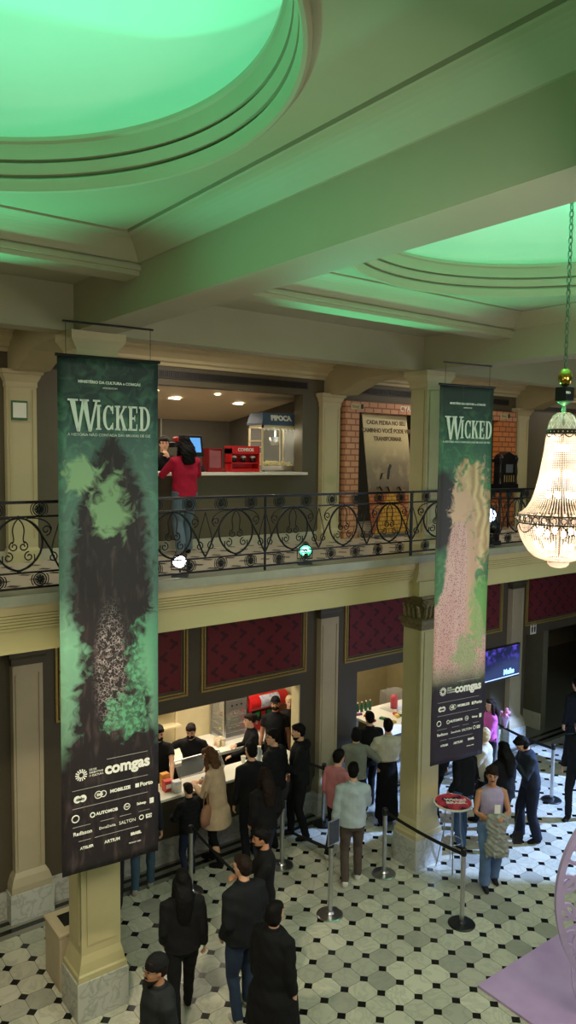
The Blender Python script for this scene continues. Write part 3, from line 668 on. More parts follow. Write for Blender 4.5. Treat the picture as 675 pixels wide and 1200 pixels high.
def banner(name_lab, L, R, z0, z1, kind):
    L, R = Vector((L[0], L[1], 0)), Vector((R[0], R[1], 0)); W = (R-L).length; H = z1-z0
    ex = (R-L).normalized(); rz = math.atan2(ex.y, ex.x)
    r = empty('hanging_banner', (L.x, L.y, z0), name_lab, 'banner', rz=rz)
    m_ = MB(); nx, nz_ = 10, 60; v = []; f = []
    for s_ in (0, 1):
        for j in range(nz_+1):
            for i in range(nx+1):
                x = W*i/nx; z = H*j/nz_; y = .006*math.sin(i*.9+j*.22)+s_*.004; v.append((x, y, z))
    n1 = (nx+1)*(nz_+1)
    for j in range(nz_):
        for i in range(nx):
            a = j*(nx+1)+i; f += [(a, a+1, a+nx+2, a+nx+1), (n1+a+nx+1, n1+a+nx+2, n1+a+1, n1+a)]
    for i in range(nx): f += [(i+1, i, n1+i, n1+i+1), (nz_*(nx+1)+i, nz_*(nx+1)+i+1, n1+nz_*(nx+1)+i+1, n1+nz_*(nx+1)+i)]
    for j in range(nz_): f += [(j*(nx+1), (j+1)*(nx+1), n1+(j+1)*(nx+1), n1+j*(nx+1)), ((j+1)*(nx+1)+nx, j*(nx+1)+nx, n1+j*(nx+1)+nx, n1+(j+1)*(nx+1)+nx)]
    m_.add(v, f).build('printed_fabric', banner_mat('banner_print_'+kind, W, H, kind), r, smooth=True)
    MB().tube([(-.02, .0, H+.0), (W+.02, .0, H+.0)], .014, 8).build('top_rod', M_black, r)
    for x in (.08, W-.08): MB().tube([(x, 0, H), (x, 0, ZS-z0)], .003, 5).build('hanging_wire', M_black, r)
    MB().tube([(.05, 0, ZS-z0-.012), (W-.05, 0, ZS-z0-.012)], .010, 8).build('hanging_bar', M_black, r)
    P = lambda X, T: (X*W, -.014, (1-T)*H)
    TM = lambda X, T: frameM(P(X, T), (1,0,0), (0,0,1), (0,-1,0))
    def tx(s, X, T, size, off=0, sx=1, align='CENTER', sp_=1): return text('lettering', s, size, M_wtxt, r, TM(X, T), sx=sx, off=off, align=align, spacing=sp_)
    # title letters
    m_ = MB(); x = .10*W; hW, hS = .30, .235; base = (1-.136)*H
    for i, c in enumerate('WICKED'):
        w_, polys = LP[c]; h = hW if i == 0 else hS; k_ = .285 if i == 0 else .168
        for p in polys:
            m_.prism([(x+a*k_, base+b_*h - (0.02 if i == 0 else 0)) for a, b_ in p], -.006, 'y', -.012)
        x += (w_*k_ + (-.030 if i == 0 else .017))
    m_.build('title_lettering', M_wtxt, r)
    tx('MINISTÉRIO DA CULTURA e COMGÁS', .50, .047, .036, .0012); tx('APRESENTAM', .50, .057, .024)
    tx('A HISTÓRIA NÃO CONTADA DAS BRUXAS DE OZ', .5, .146, .036)
    # sponsor block
    def rule(x0, x1, T): MB().box(x0*W, x1*W, -.013, -.011, (1-T)*H-.0025, (1-T)*H+.0025).build('rule', mat('print_grey', srgb(170, 166, 168), .6, var=0), r)
    tx('comgas', .665, .802, .155, .006, 1.0)
    m_ = MB()
    for q in range(14):
        a = 2*PI*q/14; c_, s_ = math.cos(a), math.sin(a); X0, Z0 = .19*W, (1-.803)*H
        pts = [(X0+.022*c_-.004*s_, Z0+.022*s_+.004*c_), (X0+.058*c_-.006*s_, Z0+.058*s_+.006*c_), (X0+.058*c_+.006*s_, Z0+.058*s_-.006*c_), (X0+.022*c_+.004*s_, Z0+.022*s_-.004*c_)]
        m_.prism(pts, -.002, 'y', -.012)
    m_.build('emblem', M_wtxt, r)
    for q, s_ in enumerate(('LEI DE', 'INCENTIVO', 'À CULTURA')): tx(s_, .27, .796+q*.006, .026, align='LEFT')
    rule(.45, .88, .782); rule(.10, .88, .832); rule(.10, .88, .868); rule(.10, .28, .905); rule(.38, .52, .905); rule(.58, .70, .905); rule(.78, .90, .905); rule(.32, .78, .935); rule(.16, .28, .935)
    def disc(X, T, rr, inner=0):
        m_ = MB(); X0, Z0 = X*W, (1-T)*H; n = 20
        if inner == 0: m_.prism([(X0+rr*math.cos(2*PI*q/n), Z0+rr*math.sin(2*PI*q/n)) for q in range(n)], -.002, 'y', -.012)
        else: m_.tube([(X0+rr*math.cos(2*PI*q/n), -.013, Z0+rr*math.sin(2*PI*q/n)) for q in range(n)], inner, 4, closed=True)
        m_.build('emblem', M_wtxt, r)
    disc(.15, .850, .036); disc(.205, .850, .036); text('lettering', 'cielo', .042, M_black, r, frameM((.178*W, -.0165, (1-.850)*H), (1,0,0), (0,0,1), (0,-1,0)), off=.001)
    disc(.36, .850, .035, .004); disc(.41, .850, .03, .004); tx('EMS', .375, .850, .036, .001)
    tx('MOBILIZE', .585, .849, .044, .002, 1.1); MB().box(.745*W, .785*W, -.014, -.011, (1-.853)*H, (1-.845)*H).build('emblem', M_wtxt, r); tx('Porto', .795, .849, .058, .002, align='LEFT')
    disc(.13, .888, .034, .006); disc(.30, .888, .022, .006); tx('AUTOMOB', .335, .888, .042, .0015, 1.05, align='LEFT')
    disc(.655, .888, .030, .004); tx('Fiel', .655, .888, .028); MB().box(.90*W, .945*W, -.014, -.011, (1-.893)*H, (1-.882)*H).build('emblem', M_wtxt, r); tx('Sabesp', .81, .888, .036, .001)
    tx('Radisson', .20, .919, .052, .001); tx('DonaDeôla', .45, .919, .036); tx('SALTON', .66, .919, .046); disc(.81, .918, .022, .005); tx('grupo\nBRIO', .89, .918, .028, .001)
    tx('ATELIER', .24, .950, .036, .001); tx('ARTIUM', .50, .950, .044, .001); tx('BRASIL', .75, .948, .036, .003); tx('PRONAC  24581', .74, .966, .018)
    return r
banner('tall green and black hanging banner at left', (2.51, 6.86), (3.49, 6.78), 1.93, 6.90, 'green')
banner('tall pink and green hanging banner at right', (7.33, 6.56), (8.24, 6.44), 1.96, 6.93, 'pink')

# ------------------------------------------------------------------ chandelier
def bead_mat():
    mt = bpy.data.materials.new('crystal_beads'); mt.use_nodes = True; nt = mt.node_tree; nt.nodes.clear()
    out = nt.nodes.new('ShaderNodeOutputMaterial')
    t = N(nt, 'ShaderNodeBsdfTranslucent'); t.inputs[0].default_value = (.95, .84, .76, 1)
    d = N(nt, 'ShaderNodeBsdfDiffuse'); d.inputs[0].default_value = (.85, .70, .62, 1)
    g = N(nt, 'ShaderNodeBsdfGlossy'); g.inputs['Roughness'].default_value = .15
    m1 = N(nt, 'ShaderNodeMixShader', i_0=.3); nt.links.new(t.outputs[0], m1.inputs[1]); nt.links.new(d.outputs[0], m1.inputs[2])
    m2 = N(nt, 'ShaderNodeMixShader', i_0=.12); nt.links.new(m1.outputs[0], m2.inputs[1]); nt.links.new(g.outputs[0], m2.inputs[2])
    nt.links.new(m2.outputs[0], out.inputs[0]); return mt
M_bead = bead_mat()
M_bronze = mat('dark_bronze', srgb(70, 56, 44), .4, .8, var=.2, scale=40)
ch = empty('chandelier', (5.675, 3.71, 5.08), 'huge lit crystal bead basket chandelier hanging on green chain', 'chandelier')
def beads_on(prof, ns, step, br, ph=0):
    m_ = MB(); pts = [Vector((r_, 0, z)) for r_, z in prof]
    seg = [(pts[i+1]-pts[i]).length for i in range(len(pts)-1)]; tot = sum(seg); n = int(tot/step)
    oct_f = [(0,2,4),(2,1,4),(1,3,4),(3,0,4),(2,0,5),(1,2,5),(3,1,5),(0,3,5)]
    for k_ in range(ns):
        a = 2*PI*(k_+ph)/ns; c, s_ = math.cos(a), math.sin(a)
        for i in range(n+1):
            d = tot*i/n; j = 0
            while j < len(seg)-1 and d > seg[j]: d -= seg[j]; j += 1
            p = pts[j].lerp(pts[j+1], min(1, d/seg[j])); x, y, z = p.x*c, p.x*s_, p.z
            b_ = min(br, max(.003, p.x*PI/ns*1.02))
            m_.add([(x+b_,y,z),(x-b_,y,z),(x,y+b_,z),(x,y-b_,z),(x,y,z+br),(x,y,z-br)], oct_f)
    return m_
up = [(.125, 1.14), (.136, 1.08), (.146, .98), (.158, .905), (.178, .78), (.205, .66), (.235, .565), (.27, .505), (.315, .465), (.338, .45)]
o = beads_on(up, 76, .0155, .0072).build('bead_strands', M_bead, ch); o['kind'] = 'stuff'
lo = [(.338, .385), (.335, .34), (.318, .27), (.29, .21), (.245, .14), (.19, .095), (.12, .07), (.08, .062)]
o = beads_on(lo, 84, .0150, .0075, .5).build('bead_basket', M_bead, ch); o['kind'] = 'stuff'
MB().lathe([(.088, .075), (.09, .06), (.085, .03), (.065, .012), (.03, .002), (.001, 0)], 24).build('finial_cup', M_bead, ch, smooth=True)
M_netg = mat('crown_glass', srgb(200, 214, 196), .2, 0, var=.1, alpha=.55, trans=.3)
MB().lathe([(.125, 1.15), (.124, 1.18), (.112, 1.235), (.085, 1.28), (.05, 1.305), (.02, 1.312)], 32).build('crown_dome', M_netg, ch, smooth=True)
m_ = MB()
for k_ in range(16):
    for sg in (-1, 1):
        pr_ = [(.126, 1.15), (.122, 1.19), (.110, 1.236), (.084, 1.281), (.05, 1.307)]
        m_.tube([(r_*math.cos(2*PI*(k_+sg*i*.6)/16), r_*math.sin(2*PI*(k_+sg*i*.6)/16), z) for i, (r_, z) in enumerate(pr_)], .0022, 4)
m_.build('crown_netting', M_bead, ch)
def chband(r_, z0, z1, nd, label, rr):
    m_ = MB(); n = 48
    for z in (z0, z1): m_.tube([(r_*math.cos(2*PI*q/n), r_*math.sin(2*PI*q/n), z) for q in range(n)], .006, 5, closed=True)
    zc = (z0+z1)/2
    for q in range(nd):
        a = 2*PI*q/nd; ex = Vector((-math.sin(a), math.cos(a), 0)); c0 = Vector((r_*math.cos(a), r_*math.sin(a), zc))
        m_.tube([c0+ex*rr*math.cos(t)+Vector((0,0,rr*math.sin(t))) for t in [2*PI*i/12 for i in range(12)]], .0045, 4, closed=True)
        a2 = 2*PI*(q+.5)/nd; c2 = Vector((r_*math.cos(a2), r_*math.sin(a2), zc)); ex2 = Vector((-math.sin(a2), math.cos(a2), 0))
        for s_ in (-1, 1): m_.tube([c2+ex2*s_*.008+Vector((0,0,-(z1-z0)/2)), c2, c2-ex2*s_*.008+Vector((0,0,(z1-z0)/2))], .0035, 4)
    o = m_.build('metal_band', M_bronze, ch)
    dm = MB().ell((0, 0, 0), (rr*.72, rr*.72, rr*.72), 8, 6).mesh('crystal_drop'); dm.materials.append(M_bead)
    for q in range(nd):
        a = 2*PI*q/nd; d_ = bpy.data.objects.new('crystal_drop', dm); C.objects.link(d_); d_.parent = o; d_.location = ((r_-.004)*math.cos(a), (r_-.004)*math.sin(a), zc)
chband(.345, .385, .455, 28, '', .024); chband(.128, 1.135, 1.165, 22, '', .010); chband(.088, .062, .082, 12, '', .008)
m_ = MB()
for nsw, r_, z0, dz in ((10, .345, .385, .075), (10, .132, 1.135, .03)):
    for q in range(nsw):
        m_.tube([((r_+.006)*math.cos(2*PI*(q+t)/nsw), (r_+.006)*math.sin(2*PI*(q+t)/nsw), z0-dz*math.sin(PI*t)) for t in [i/10 for i in range(11)]], .0045, 4)
m_.build('swag', M_bronze, ch)
MB().lathe([(.018, 1.30), (.014, 1.36), (.02, 1.37), (.055, 1.395), (.058, 1.402), (.012, 1.40)], 20).build('stem', mat('green_brass', srgb(120, 190, 130), .3, .6, var=.1), ch, smooth=True)
MB().box(-.055, .055, -.055, .055, 1.405, 1.52).build('winch_box', M_black, ch, bevel=.005)
text('lettering', 'BRIO', .028, M_wtxt, ch, frameM((-.035, -.057, 1.47), (1,0,0), (0,0,1), (0,-1,0)))
MB().ell((0, 0, 1.60), (.058, .058, .078), 20, 12).build('brass_ball', mat('polished_brass', srgb(206, 176, 80), .18, 1, var=.05), ch, smooth=True)
m_ = MB(); z = 1.68; q = 0
while z < 3.72:
    pts = []
    for i in range(12):
        a = 2*PI*i/12; dx, dz = .016*math.cos(a), .034*math.sin(a)
        pts.append((dx, 0, z+.03+dz) if q % 2 == 0 else (0, dx, z+.03+dz))
    m_.tube(pts, .0062, 5, closed=True); z += .053; q += 1
m_.build('chain', mat('chain_metal', srgb(120, 130, 110), .3, .8, var=.1), ch)
bm2 = MB().ell((0, 0, 0), (.019, .019, .03), 8, 6).mesh('lamp_bulb'); bm2.materials.append(M_bulb)
for z, n, r_ in ((1.02, 5, .05), (.80, 6, .07), (.62, 7, .11), (.30, 8, .17), (.18, 6, .10)):
    for q in range(n):
        d_ = bpy.data.objects.new('lamp_bulb', bm2); C.objects.link(d_); d_.parent = ch; d_.location = (r_*math.cos(2*PI*q/n), r_*math.sin(2*PI*q/n), z)
MB().tube([(0,0,.1),(0,0,1.3)], .008, 6).build('inner_rod', M_bronze, ch)

# ------------------------------------------------------------------ popcorn window upstairs
tag(MB().box(4.22, 7.52, 9.46, 10.45, 5.702, 5.745).build('countertop', M_white, bevel=.006), 'long white countertop of the upper popcorn window', 'countertop')
def popcorn():
    r = empty('popcorn_machine', (7.31, 10.12, 5.745), 'tall glass popcorn machine with blue PIPOCA sign on the counter', 'popcorn machine')
    x, y = .36, .20; z = .82
    Mf = mat('cream_metal', srgb(232, 214, 170), .3, .2, var=.05); Mb = mat('blue_grey_sign', srgb(70, 92, 116), .45, var=.08)
    MB().box(-x, x, -y, y, .02, .09).build('base', mat('chrome_pale', srgb(206, 196, 176), .25, .7, var=.05), r)
    m_ = MB()
    for sx_ in (-1, 1):
        for sy_ in (-1, 1): m_.box(sx_*x-(.025 if sx_ > 0 else 0), sx_*x+(.025 if sx_ < 0 else 0), sy_*y-(.025 if sy_ > 0 else 0), sy_*y+(.025 if sy_ < 0 else 0), .09, .74)
    m_.box(-x, x, -y, -y+.02, .70, .745); m_.box(-x, x, y-.02, y, .70, .745); m_.box(-x, -x+.02, -y, y, .70, .745); m_.box(x-.02, x, -y, y, .70, .745); m_.box(-.012, .012, -y, -y+.02, .09, .72)
    m_.build('frame', Mf, r)
    for a in ((-x+.02, -.012, -y+.004, -y+.008, .09, .70), (.012, x-.02, -y+.004, -y+.008, .09, .70), (x-.008, x-.004, -y, y, .09, .70)): MB().box(*a).build('glass_pane', M_glass, r)
    m_ = MB().box(-x+.004, -x+.008, -y, y, .09, .70); m_.build('glass_pane', M_glass, r)
    m_ = MB(); m_.box(-x-.01, -x+.01, -y+.02, y-.02, .10, .30); m_.box(-x-.012, -x+.01, -y+.02, y-.02, .48, .50); m_.box(-x-.012, -x+.01, -y+.02, y-.02, .38, .40)
    m_.build('side_shelf', Mf, r)
    MB().stack([(-x-.02, x+.02, -y-.02, y+.02, .745), (-x-.02, x+.02, -y-.02, y+.02, .775), (-x+.02, x-.02, -y+.02, y-.02, .94)]).build('canopy', Mb, r)
    text('lettering', 'Pipoca'.upper(), .115, M_white, r, frameM((0, -.206, .858), (1,0,0), (0,.24,.97), (0,-.97,.24)), off=.005, ext=.006)
    m_ = MB()
    for q in range(9): m_.ell((-x+.06+q*.075, -y+.03, .69), (.035, .008, .03), 8, 6)
    m_.build('valance', mat('pale_valance', srgb(235, 235, 230), .5, var=.02), r)
    MB().lathe([(.10, .56), (.11, .46), (.085, .43), (.001, .425)], 20, (.05, .02, 0)).build('kettle', M_steel, r, smooth=True)
    MB().tube([(.05,.02,.56),(.05,.02,.70)], .012, 8).build('kettle_rod', M_steel, r)
    m_ = MB(); rnd = random.Random(3)
    for q in range(260):
        a, b_ = rnd.uniform(-x+.05, x-.05), rnd.uniform(-y+.05, y-.05); h = .10+.07*(1-(a/x)**2)*rnd.random()
        s_ = rnd.uniform(.012, .02); m_.ell((a, b_, h), (s_, s_, s_*.8), 5, 4)
    o = m_.build('popcorn', mat('popcorn_yellow', srgb(244, 226, 150), .7, var=.1), r); o['kind'] = 'stuff'
    m_ = MB()
    for sx_ in (-1, 1):
        for sy_ in (-1, 1): m_.lathe([(.02, 0), (.02, .02)], 10, (sx_*(x-.05), sy_*(y-.04), 0))
    m_.build('foot', M_black, r)
    return r
popcorn()
def display(x, y, z, w, lab, n):
    r = empty('cup_display', (x, y, z), lab, 'display stand')
    m_ = MB(); m_.box(-w/2, w/2, -.10, .10, 0, .05); m_.box(-w/2, -w/2+.012, -.10, .10, .05, .36); m_.box(w/2-.012, w/2, -.10, .10, .05, .36)
    m_.box(-w/2, w/2, .085, .10, .05, .36); m_.box(-w/2, w/2, -.10, .10, .28, .40); m_.box(-w/2, w/2, -.10, .10, .13, .145)
    m_.build('stand', M_red, r)
    text('lettering', 'COMBOS', .07, M_white, r, WALLM(0, -.102, .34), off=.002)
    for q in range(n):
        cx = -w/2+w*(q+.5)/n
        c_ = MB().lathe([(.03, .146), (.045, .22)], 14, (cx, -.03, 0)).build('cup', M_black, r, smooth=True)
        MB().ell((cx, -.03, .225), (.045, .045, .03), 10, 6).build('popcorn_top', M_white, c_)
    return r
display(6.52, 9.85, 5.745, .52, 'red display stand with three black popcorn cups on upper counter', 3)
r = empty('clear_tray_box', (6.04, 9.95, 5.745), 'small pink-framed clear box left of red cup display', 'box')
m_ = MB(); m_.box(-.12,.12,-.1,.1,.0,.06); m_.box(-.12,.12,-.1,.1,.34,.36); m_.box(-.12,-.108,-.1,.1,.06,.34); m_.box(.108,.12,-.1,.1,.06,.34)
m_.build('frame', M_redd, r); MB().box(-.105,.105,-.08,.09,.06,.33).build('pane', mat('pink_acrylic', srgb(190, 110, 116), .2, var=.1, alpha=.6), r)
MB().box(-.18,.14,-.18,-.11,0,.04).build('tray', M_redd, r)
r = empty('cash_register', (5.62, 9.95, 5.745), 'black cash register with a lit blue screen on upper counter', 'cash register')
MB().box(-.20,.20,-.15,.15,0,.10).build('drawer', M_black, r, bevel=.008)
MB().box(-.05,.05,-.0,.06,.10,.26).build('stand', M_black, r)
o = MB().box(-.19,.19,-.02,.02,-.02,.31).build('monitor', M_black, r, bevel=.008); o.location = (.06,-.02,.24); o.rotation_euler.x = -.2
s_ = MB().box(-.10,.15,-.024,-.021,.05,.27).build('screen', mat('lit_blue_screen', srgb(90,150,215), .3, var=.15, scale=20, emit=srgb(90,150,220), es=.9), o)
MB().box(-.22,.22,.02,.20,.36,.44).build('printer', M_steeld, r, bevel=.01)
m_ = MB().box(-.16,.16,.05,.2,.44,.52); m_.build('cover', M_red, r, bevel=.02)
m_ = empty('wall_conduit', (6.37, 12.26, 5.8), 'thin white conduit on the back wall of popcorn window', 'conduit'); MB().tube([(0,0,0),(0,0,.88)], .02, 8).build('pipe', mat('pale_pipe', srgb(150, 145, 130), .5, var=.05), m_)
for i, (x, y, rr, lab) in enumerate(((5.75, 10.62, .10, 'large round recessed downlight left in popcorn window ceiling'), (7.0, 10.72, .09, 'round recessed downlight nearest popcorn machine'), (6.25, 10.15, .05, 'small recessed spotlight near the upper window edge'), (5.2, 10.2, .05, 'small recessed spotlight above the cashier'))):
    z = 6.99-.143*(y-9.85)-.004; r = empty('downlight', (x, y, z), lab, 'ceiling light')
    MB().lathe([(rr*1.3, 0), (rr*1.3, -.008), (rr, -.010), (rr, -.002)], 24, cap=False).build('trim_ring', M_white, r)
    MB().lathe([(rr, -.006), (.001, -.007)], 24, cap=False).build('diffuser', M_down, r)
# cream speckled logo sticker between windows
def sign(name, lab, cat, x, z, w, h, m1, y=YW): 
    r = empty(name, (x, y, z), lab, cat); MB().box(-w/2, w/2, -.012, -.001, -h/2, h/2).build('panel', m1, r, bevel=.002); return r
r = sign('notice_frame', 'small white notice in green frame on upper left pilaster', 'sign', 3.00, 6.52, .20, .24, mat('green_print', srgb(60, 104, 62), .5, var=.3, scale=20), YW-.113)
MB().box(-.08, .085, -.016, -.012, -.09, .095).build('paper', M_white, r)
r = empty('wall_emblem', (8.05, YW-.113, 5.62), 'round pale green leafy emblem on the middle upper pilaster', 'emblem')
m_ = MB()
for q in range(26):
    a = q*2.4; d = .018*math.sqrt(q); m_.ell((d*math.cos(a), -.004, d*math.sin(a)), (.008, .003, .008), 6, 4)
m_.build('print', mat('pale_green_print', srgb(160, 190, 130), .6, var=.1), r)

# brick portal upstairs
r = empty('brick_portal', (8.34, YW-.02, ZF), 'brick-printed portal frame with lettering around the upper foyer doorway', 'portal')
MB().box(-.02, .28, -.13, .0, .0, 2.12).build('pier', M_brick, r)
MB().box(3.98, 4.54, -.13, .0, .0, 2.12).build('pier', M_brick2, r)
MB().box(-.02, 4.54, -.131, .0, 2.12, 2.30).build('lintel', M_brick, r)
text('lettering', 'CYAN E A PONTE', .13, M_white, r, WALLM(1.75, -.134, 2.215), off=.002)
for x in (.22, 4.16):
    o = MB().box(x-.14, x+.14, -.145, -.13, 2.155, 2.26).build('plaque', M_cream, r); text('lettering', 'Roxy', .07, M_gold, o, WALLM(x-.04, -.147, 2.205), off=.002)
    MB().box(x+.08, x+.13, -.15, -.145, 2.17, 2.25).build('emblem', M_black, o)
def rollup_mat():
    mt, nt, b, out = newmat('rollup_print'); tc = N(nt, 'ShaderNodeTexCoord'); sp = N(nt, 'ShaderNodeSeparateXYZ'); nt.links.new(tc.outputs['Object'], sp.inputs[0])
    T = mth(nt, 'DIVIDE', sp.outputs[2], 2.1)
    rp = N(nt, 'ShaderNodeValToRGB'); nt.links.new(T, rp.inputs[0]); e = rp.color_ramp.elements
    e[0].position = 0; e[0].color = srgb(150, 66, 40); e[1].position = 1; e[1].color = srgb(232, 214, 168)
    for p, c in ((.32, (196, 104, 56)), (.38, (120, 96, 78)), (.46, (142, 124, 104)), (.6, (150, 132, 108)), (.75, (206, 184, 140))):
        q = e.new(p); q.color = srgb(*c)
    nz = N(nt, 'ShaderNodeTexNoise', i_Scale=5.0, i_Detail=6.0); nt.links.new(tc.outputs['Object'], nz.inputs['Vector'])
    col = mixc(nt, mth(nt, 'MULTIPLY', ssub(nt, nz.outputs[0], .5), 2, clamp=True), rp.outputs[0], srgb(236, 206, 150))
    x = mth(nt, 'ABSOLUTE', ssub(nt, sp.outputs[0], .55)); pm = mth(nt, 'MULTIPLY', mth(nt, 'LESS_THAN', x, mth(nt, 'ADD', .08, mth(nt, 'MULTIPLY', ssub(nt, .75, sp.outputs[2]), .6))), mth(nt, 'LESS_THAN', sp.outputs[2], .74))
    col = mixc(nt, pm, col, srgb(216, 160, 60))
    cb = N(nt, 'ShaderNodeCombineXYZ'); nt.links.new(sp.outputs[0], cb.inputs[0]); nt.links.new(sp.outputs[2], cb.inputs[1])
    bk = N(nt, 'ShaderNodeTexBrick'); bk.inputs['Scale'].default_value = 1; bk.inputs['Mortar Size'].default_value = .008; bk.inputs['Brick Width'].default_value = .14; bk.inputs['Row Height'].default_value = .07; nt.links.new(cb.outputs[0], bk.inputs['Vector'])
    col = mixc(nt, mth(nt, 'MULTIPLY', mth(nt, 'MULTIPLY', bk.outputs['Fac'], .8), mth(nt, 'LESS_THAN', sp.outputs[2], .74)), col, srgb(104, 44, 26))
    nt.links.new(col, b.inputs['Base Color']); b.inputs['Roughness'].default_value = .5; return mt
r = empty('rollup_banner', (8.78, 9.28, ZF), 'leaning roll-up banner with brick road artwork in the portal', 'banner', rz=.05); r.rotation_euler.x = -.14
MB().box(0, 1.12, -.006, .006, .04, 2.12).build('printed_sheet', rollup_mat(), r); MB().box(-.03, 1.15, -.06, .06, 0, .06).build('base', M_steel, r, bevel=.01); MB().box(-.01, 1.13, -.012, .012, 2.11, 2.135).build('top_bar', M_steel, r)
Mt_ = mat('brown_print', srgb(120, 92, 56), .6, var=0)
for q, s_ in enumerate(('CADA PEDRA NO SEU', 'CAMINHO VOCÊ PODE VER', 'TRANSFORMAR')): text('lettering', s_, .10, Mt_, r, WALLM(.58, -.009, 1.98-.14*q), off=.003)
m_ = MB(); rnd = random.Random(5)
for a in ((.2,.85,.32,.8),(.42,.86,.5,.78),(.7,.84,.8,.79),(.5,1.0,.6,1.25),(.3,1.0,.4,1.1)): m_.tube([(a[0],-.009,a[1]),((a[0]+a[2])/2,-.009,(a[1]+a[3])/2+.05),(a[2],-.009,a[3])], .03, 6, flat=.15)
m_.build('artwork', mat('dark_print', srgb(60, 50, 48), .6, var=.2), r)
r = sign('dark_panel', 'black panel with white letters ED inside the portal', 'sign', 9.1, 5.85, 1.9, 2.2, M_black, 11.88); text('lettering', 'WICKED', .36, M_wtxt, r, WALLM(.45, -.016, -.05), off=.006)
r = empty('downlight', (9.3, 10.4, 6.995), 'bright recessed light in the foyer behind portal', 'ceiling light'); MB().lathe([(.08, -.004), (.001, -.005)], 20, cap=False).build('diffuser', M_down, r); MB().lathe([(.11, 0), (.11, -.01), (.08, -.012)], 20, cap=False).build('trim_ring', M_white, r)
# ornate black till on a table behind the railing
r = empty('ornate_cabinet', (12.2, 9.2, ZF), 'ornate black carved cabinet clock on table behind right railing', 'cabinet')
MB().box(-.38,.38,-.2,.2,.72,.78).build('table_top', M_black, r, bevel=.01)
for sx_ in (-1, 1):
    for sy_ in (-1, 1): MB().lathe([(.02, 0), (.03, .2), (.02, .4), (.035, .6), (.02, .72)], 10, (sx_*.33, sy_*.15, 0)).build('leg', M_black, r, smooth=True)
m_ = MB(); m_.box(-.26,.26,-.12,.14,.78,.88); m_.box(-.2,.2,-.09,.12,.88,1.30); m_.box(-.24,.24,-.1,.13,1.30,1.36); m_.prism([(-.22,1.36),(.22,1.36),(.16,1.44),(0,1.50),(-.16,1.44)], .2, 'y', -.08)
for sx_ in (-1, 1): m_.lathe([(.04,.88),(.03,1.0),(.045,1.1),(.03,1.25),(.05,1.38),(.02,1.44)], 12, (sx_*.235, -.06, 0))
m_.build('body', mat('black_lacquer', srgb(26, 24, 26), .25, var=.2), r)
MB().box(-.1,.1,-.1,-.088,1.1,1.26).build('dial', mat('dim_dial', srgb(96, 100, 108), .3, var=.2), r)
m_ = MB()
for q in range(5): m_.box(-.15+q*.07, -.135+q*.07, -.1, -.09, .92, 1.05)
m_.build('key_row', M_gold, r)
r = empty('window_box', (15.0, YW, 5.9), 'tall dark glazed doorway behind the chandelier upstairs', 'doorway')
MB().box(-.7,.7,-.02,-.001,-1.2,.75).build('glass', M_black, r)
m_ = MB(); m_.box(-.8,.8,-.05,-.001,.75,.87); m_.box(-.8,-.7,-.05,-.001,-1.2,.75); m_.box(.7,.8,-.05,-.001,-1.2,.75); m_.build('frame', M_greige, r)

# stage lights clamped by the railing
def parcan(x, z, lab, col, es, tilt=.25, y=RY+.02, big=1.0, rz=0.0, elabel=None):
    r = empty('stage_light', (x, y, ZF+.012), lab, 'stage light', rz=rz); h = z-ZF-.012
    a = tilt
    R_ = Matrix.Rotation(PI/2+a, 3, 'X')     # axis pointing to -Y, a little up
    prof = [(.01, -.12), (.05, -.12), (.072, -.09), (.075, .05), (.085, .055), (.085, .085), (.076, .085), (.074, .06)]
    m_ = MB().lathe([(p*big, q*big) for p, q in prof], 20, cap=False); m_.v = [tuple(R_ @ Vector((v[0], v[1], v[2]))+Vector((0, -.0, h))) for v in m_.v]
    m_.build('housing', M_black, r, smooth=True)
    m_ = MB().lathe([(.074*big, .062*big), (.001, .072*big)], 20, cap=False); m_.v = [tuple(R_ @ Vector(v)+Vector((0, 0, h))) for v in m_.v]
    m_.build('lens', mat('lit_lens_'+lab[:8].replace(' ', '_'), col, .3, var=0, emit=col, es=es), r)
    m_ = MB()
    for q in range(7):
        t = 2*PI*q/6; p = (0, 0) if q == 6 else (.042*math.cos(t)*big, .042*math.sin(t)*big)
        m_.ell((p[0], p[1], .074*big), (.011*big, .011*big, .006), 8, 5)
    m_.v = [tuple(R_ @ Vector(v)+Vector((0, 0, h))) for v in m_.v]
    m_.build('led', mat('led_core', (1,1,1,1), .3, var=0, emit=(1,1,1,1), es=es*1.3), r)
    MB().tube([(-.095*big, 0, h), (-.095*big, 0, h-.12), (.095*big, 0, h-.12), (.095*big, 0, h)], .008, 6).build('yoke', M_black, r)
    MB().box(-.09, .09, -.07, .07, 0, .03).build('foot', M_black, r, bevel=.006); MB().tube([(0, 0, .02), (0, 0, max(.04, h-.12))], .012, 6).build('post', M_black, r)
    return r
parcan(4.08, 4.84, 'white lit stage light on balcony edge right of left banner', (1, 1, 1, 1), 12, y=7.40, rz=-.6)
parcan(5.85, 4.84, 'green lit stage light on balcony edge mid railing', srgb(60, 230, 150), 5, y=7.40, rz=-.55)
parcan(9.46, 5.16, 'bluish white lit stage light right of the right banner', srgb(190, 215, 255), 10, y=7.42, rz=-.9, big=1.5)
# moving head below it
r = empty('moving_head_light', (9.72, 7.55, ZF), 'black moving head light standing on the balcony floor', 'stage light')
MB().box(-.12,.12,-.1,.1,0,.08).build('base', M_black, r, bevel=.01); MB().stack([(-.13,-.09,-.05,.05,.08),(-.13,-.09,-.04,.04,.36)]).build('yoke', M_black, r); MB().stack([(.09,.13,-.05,.05,.08),(.09,.13,-.04,.04,.36)]).build('yoke', M_black, r)
MB().ell((0,0,.30), (.088,.10,.11), 16, 10).build('head', M_steeld, r, smooth=True)

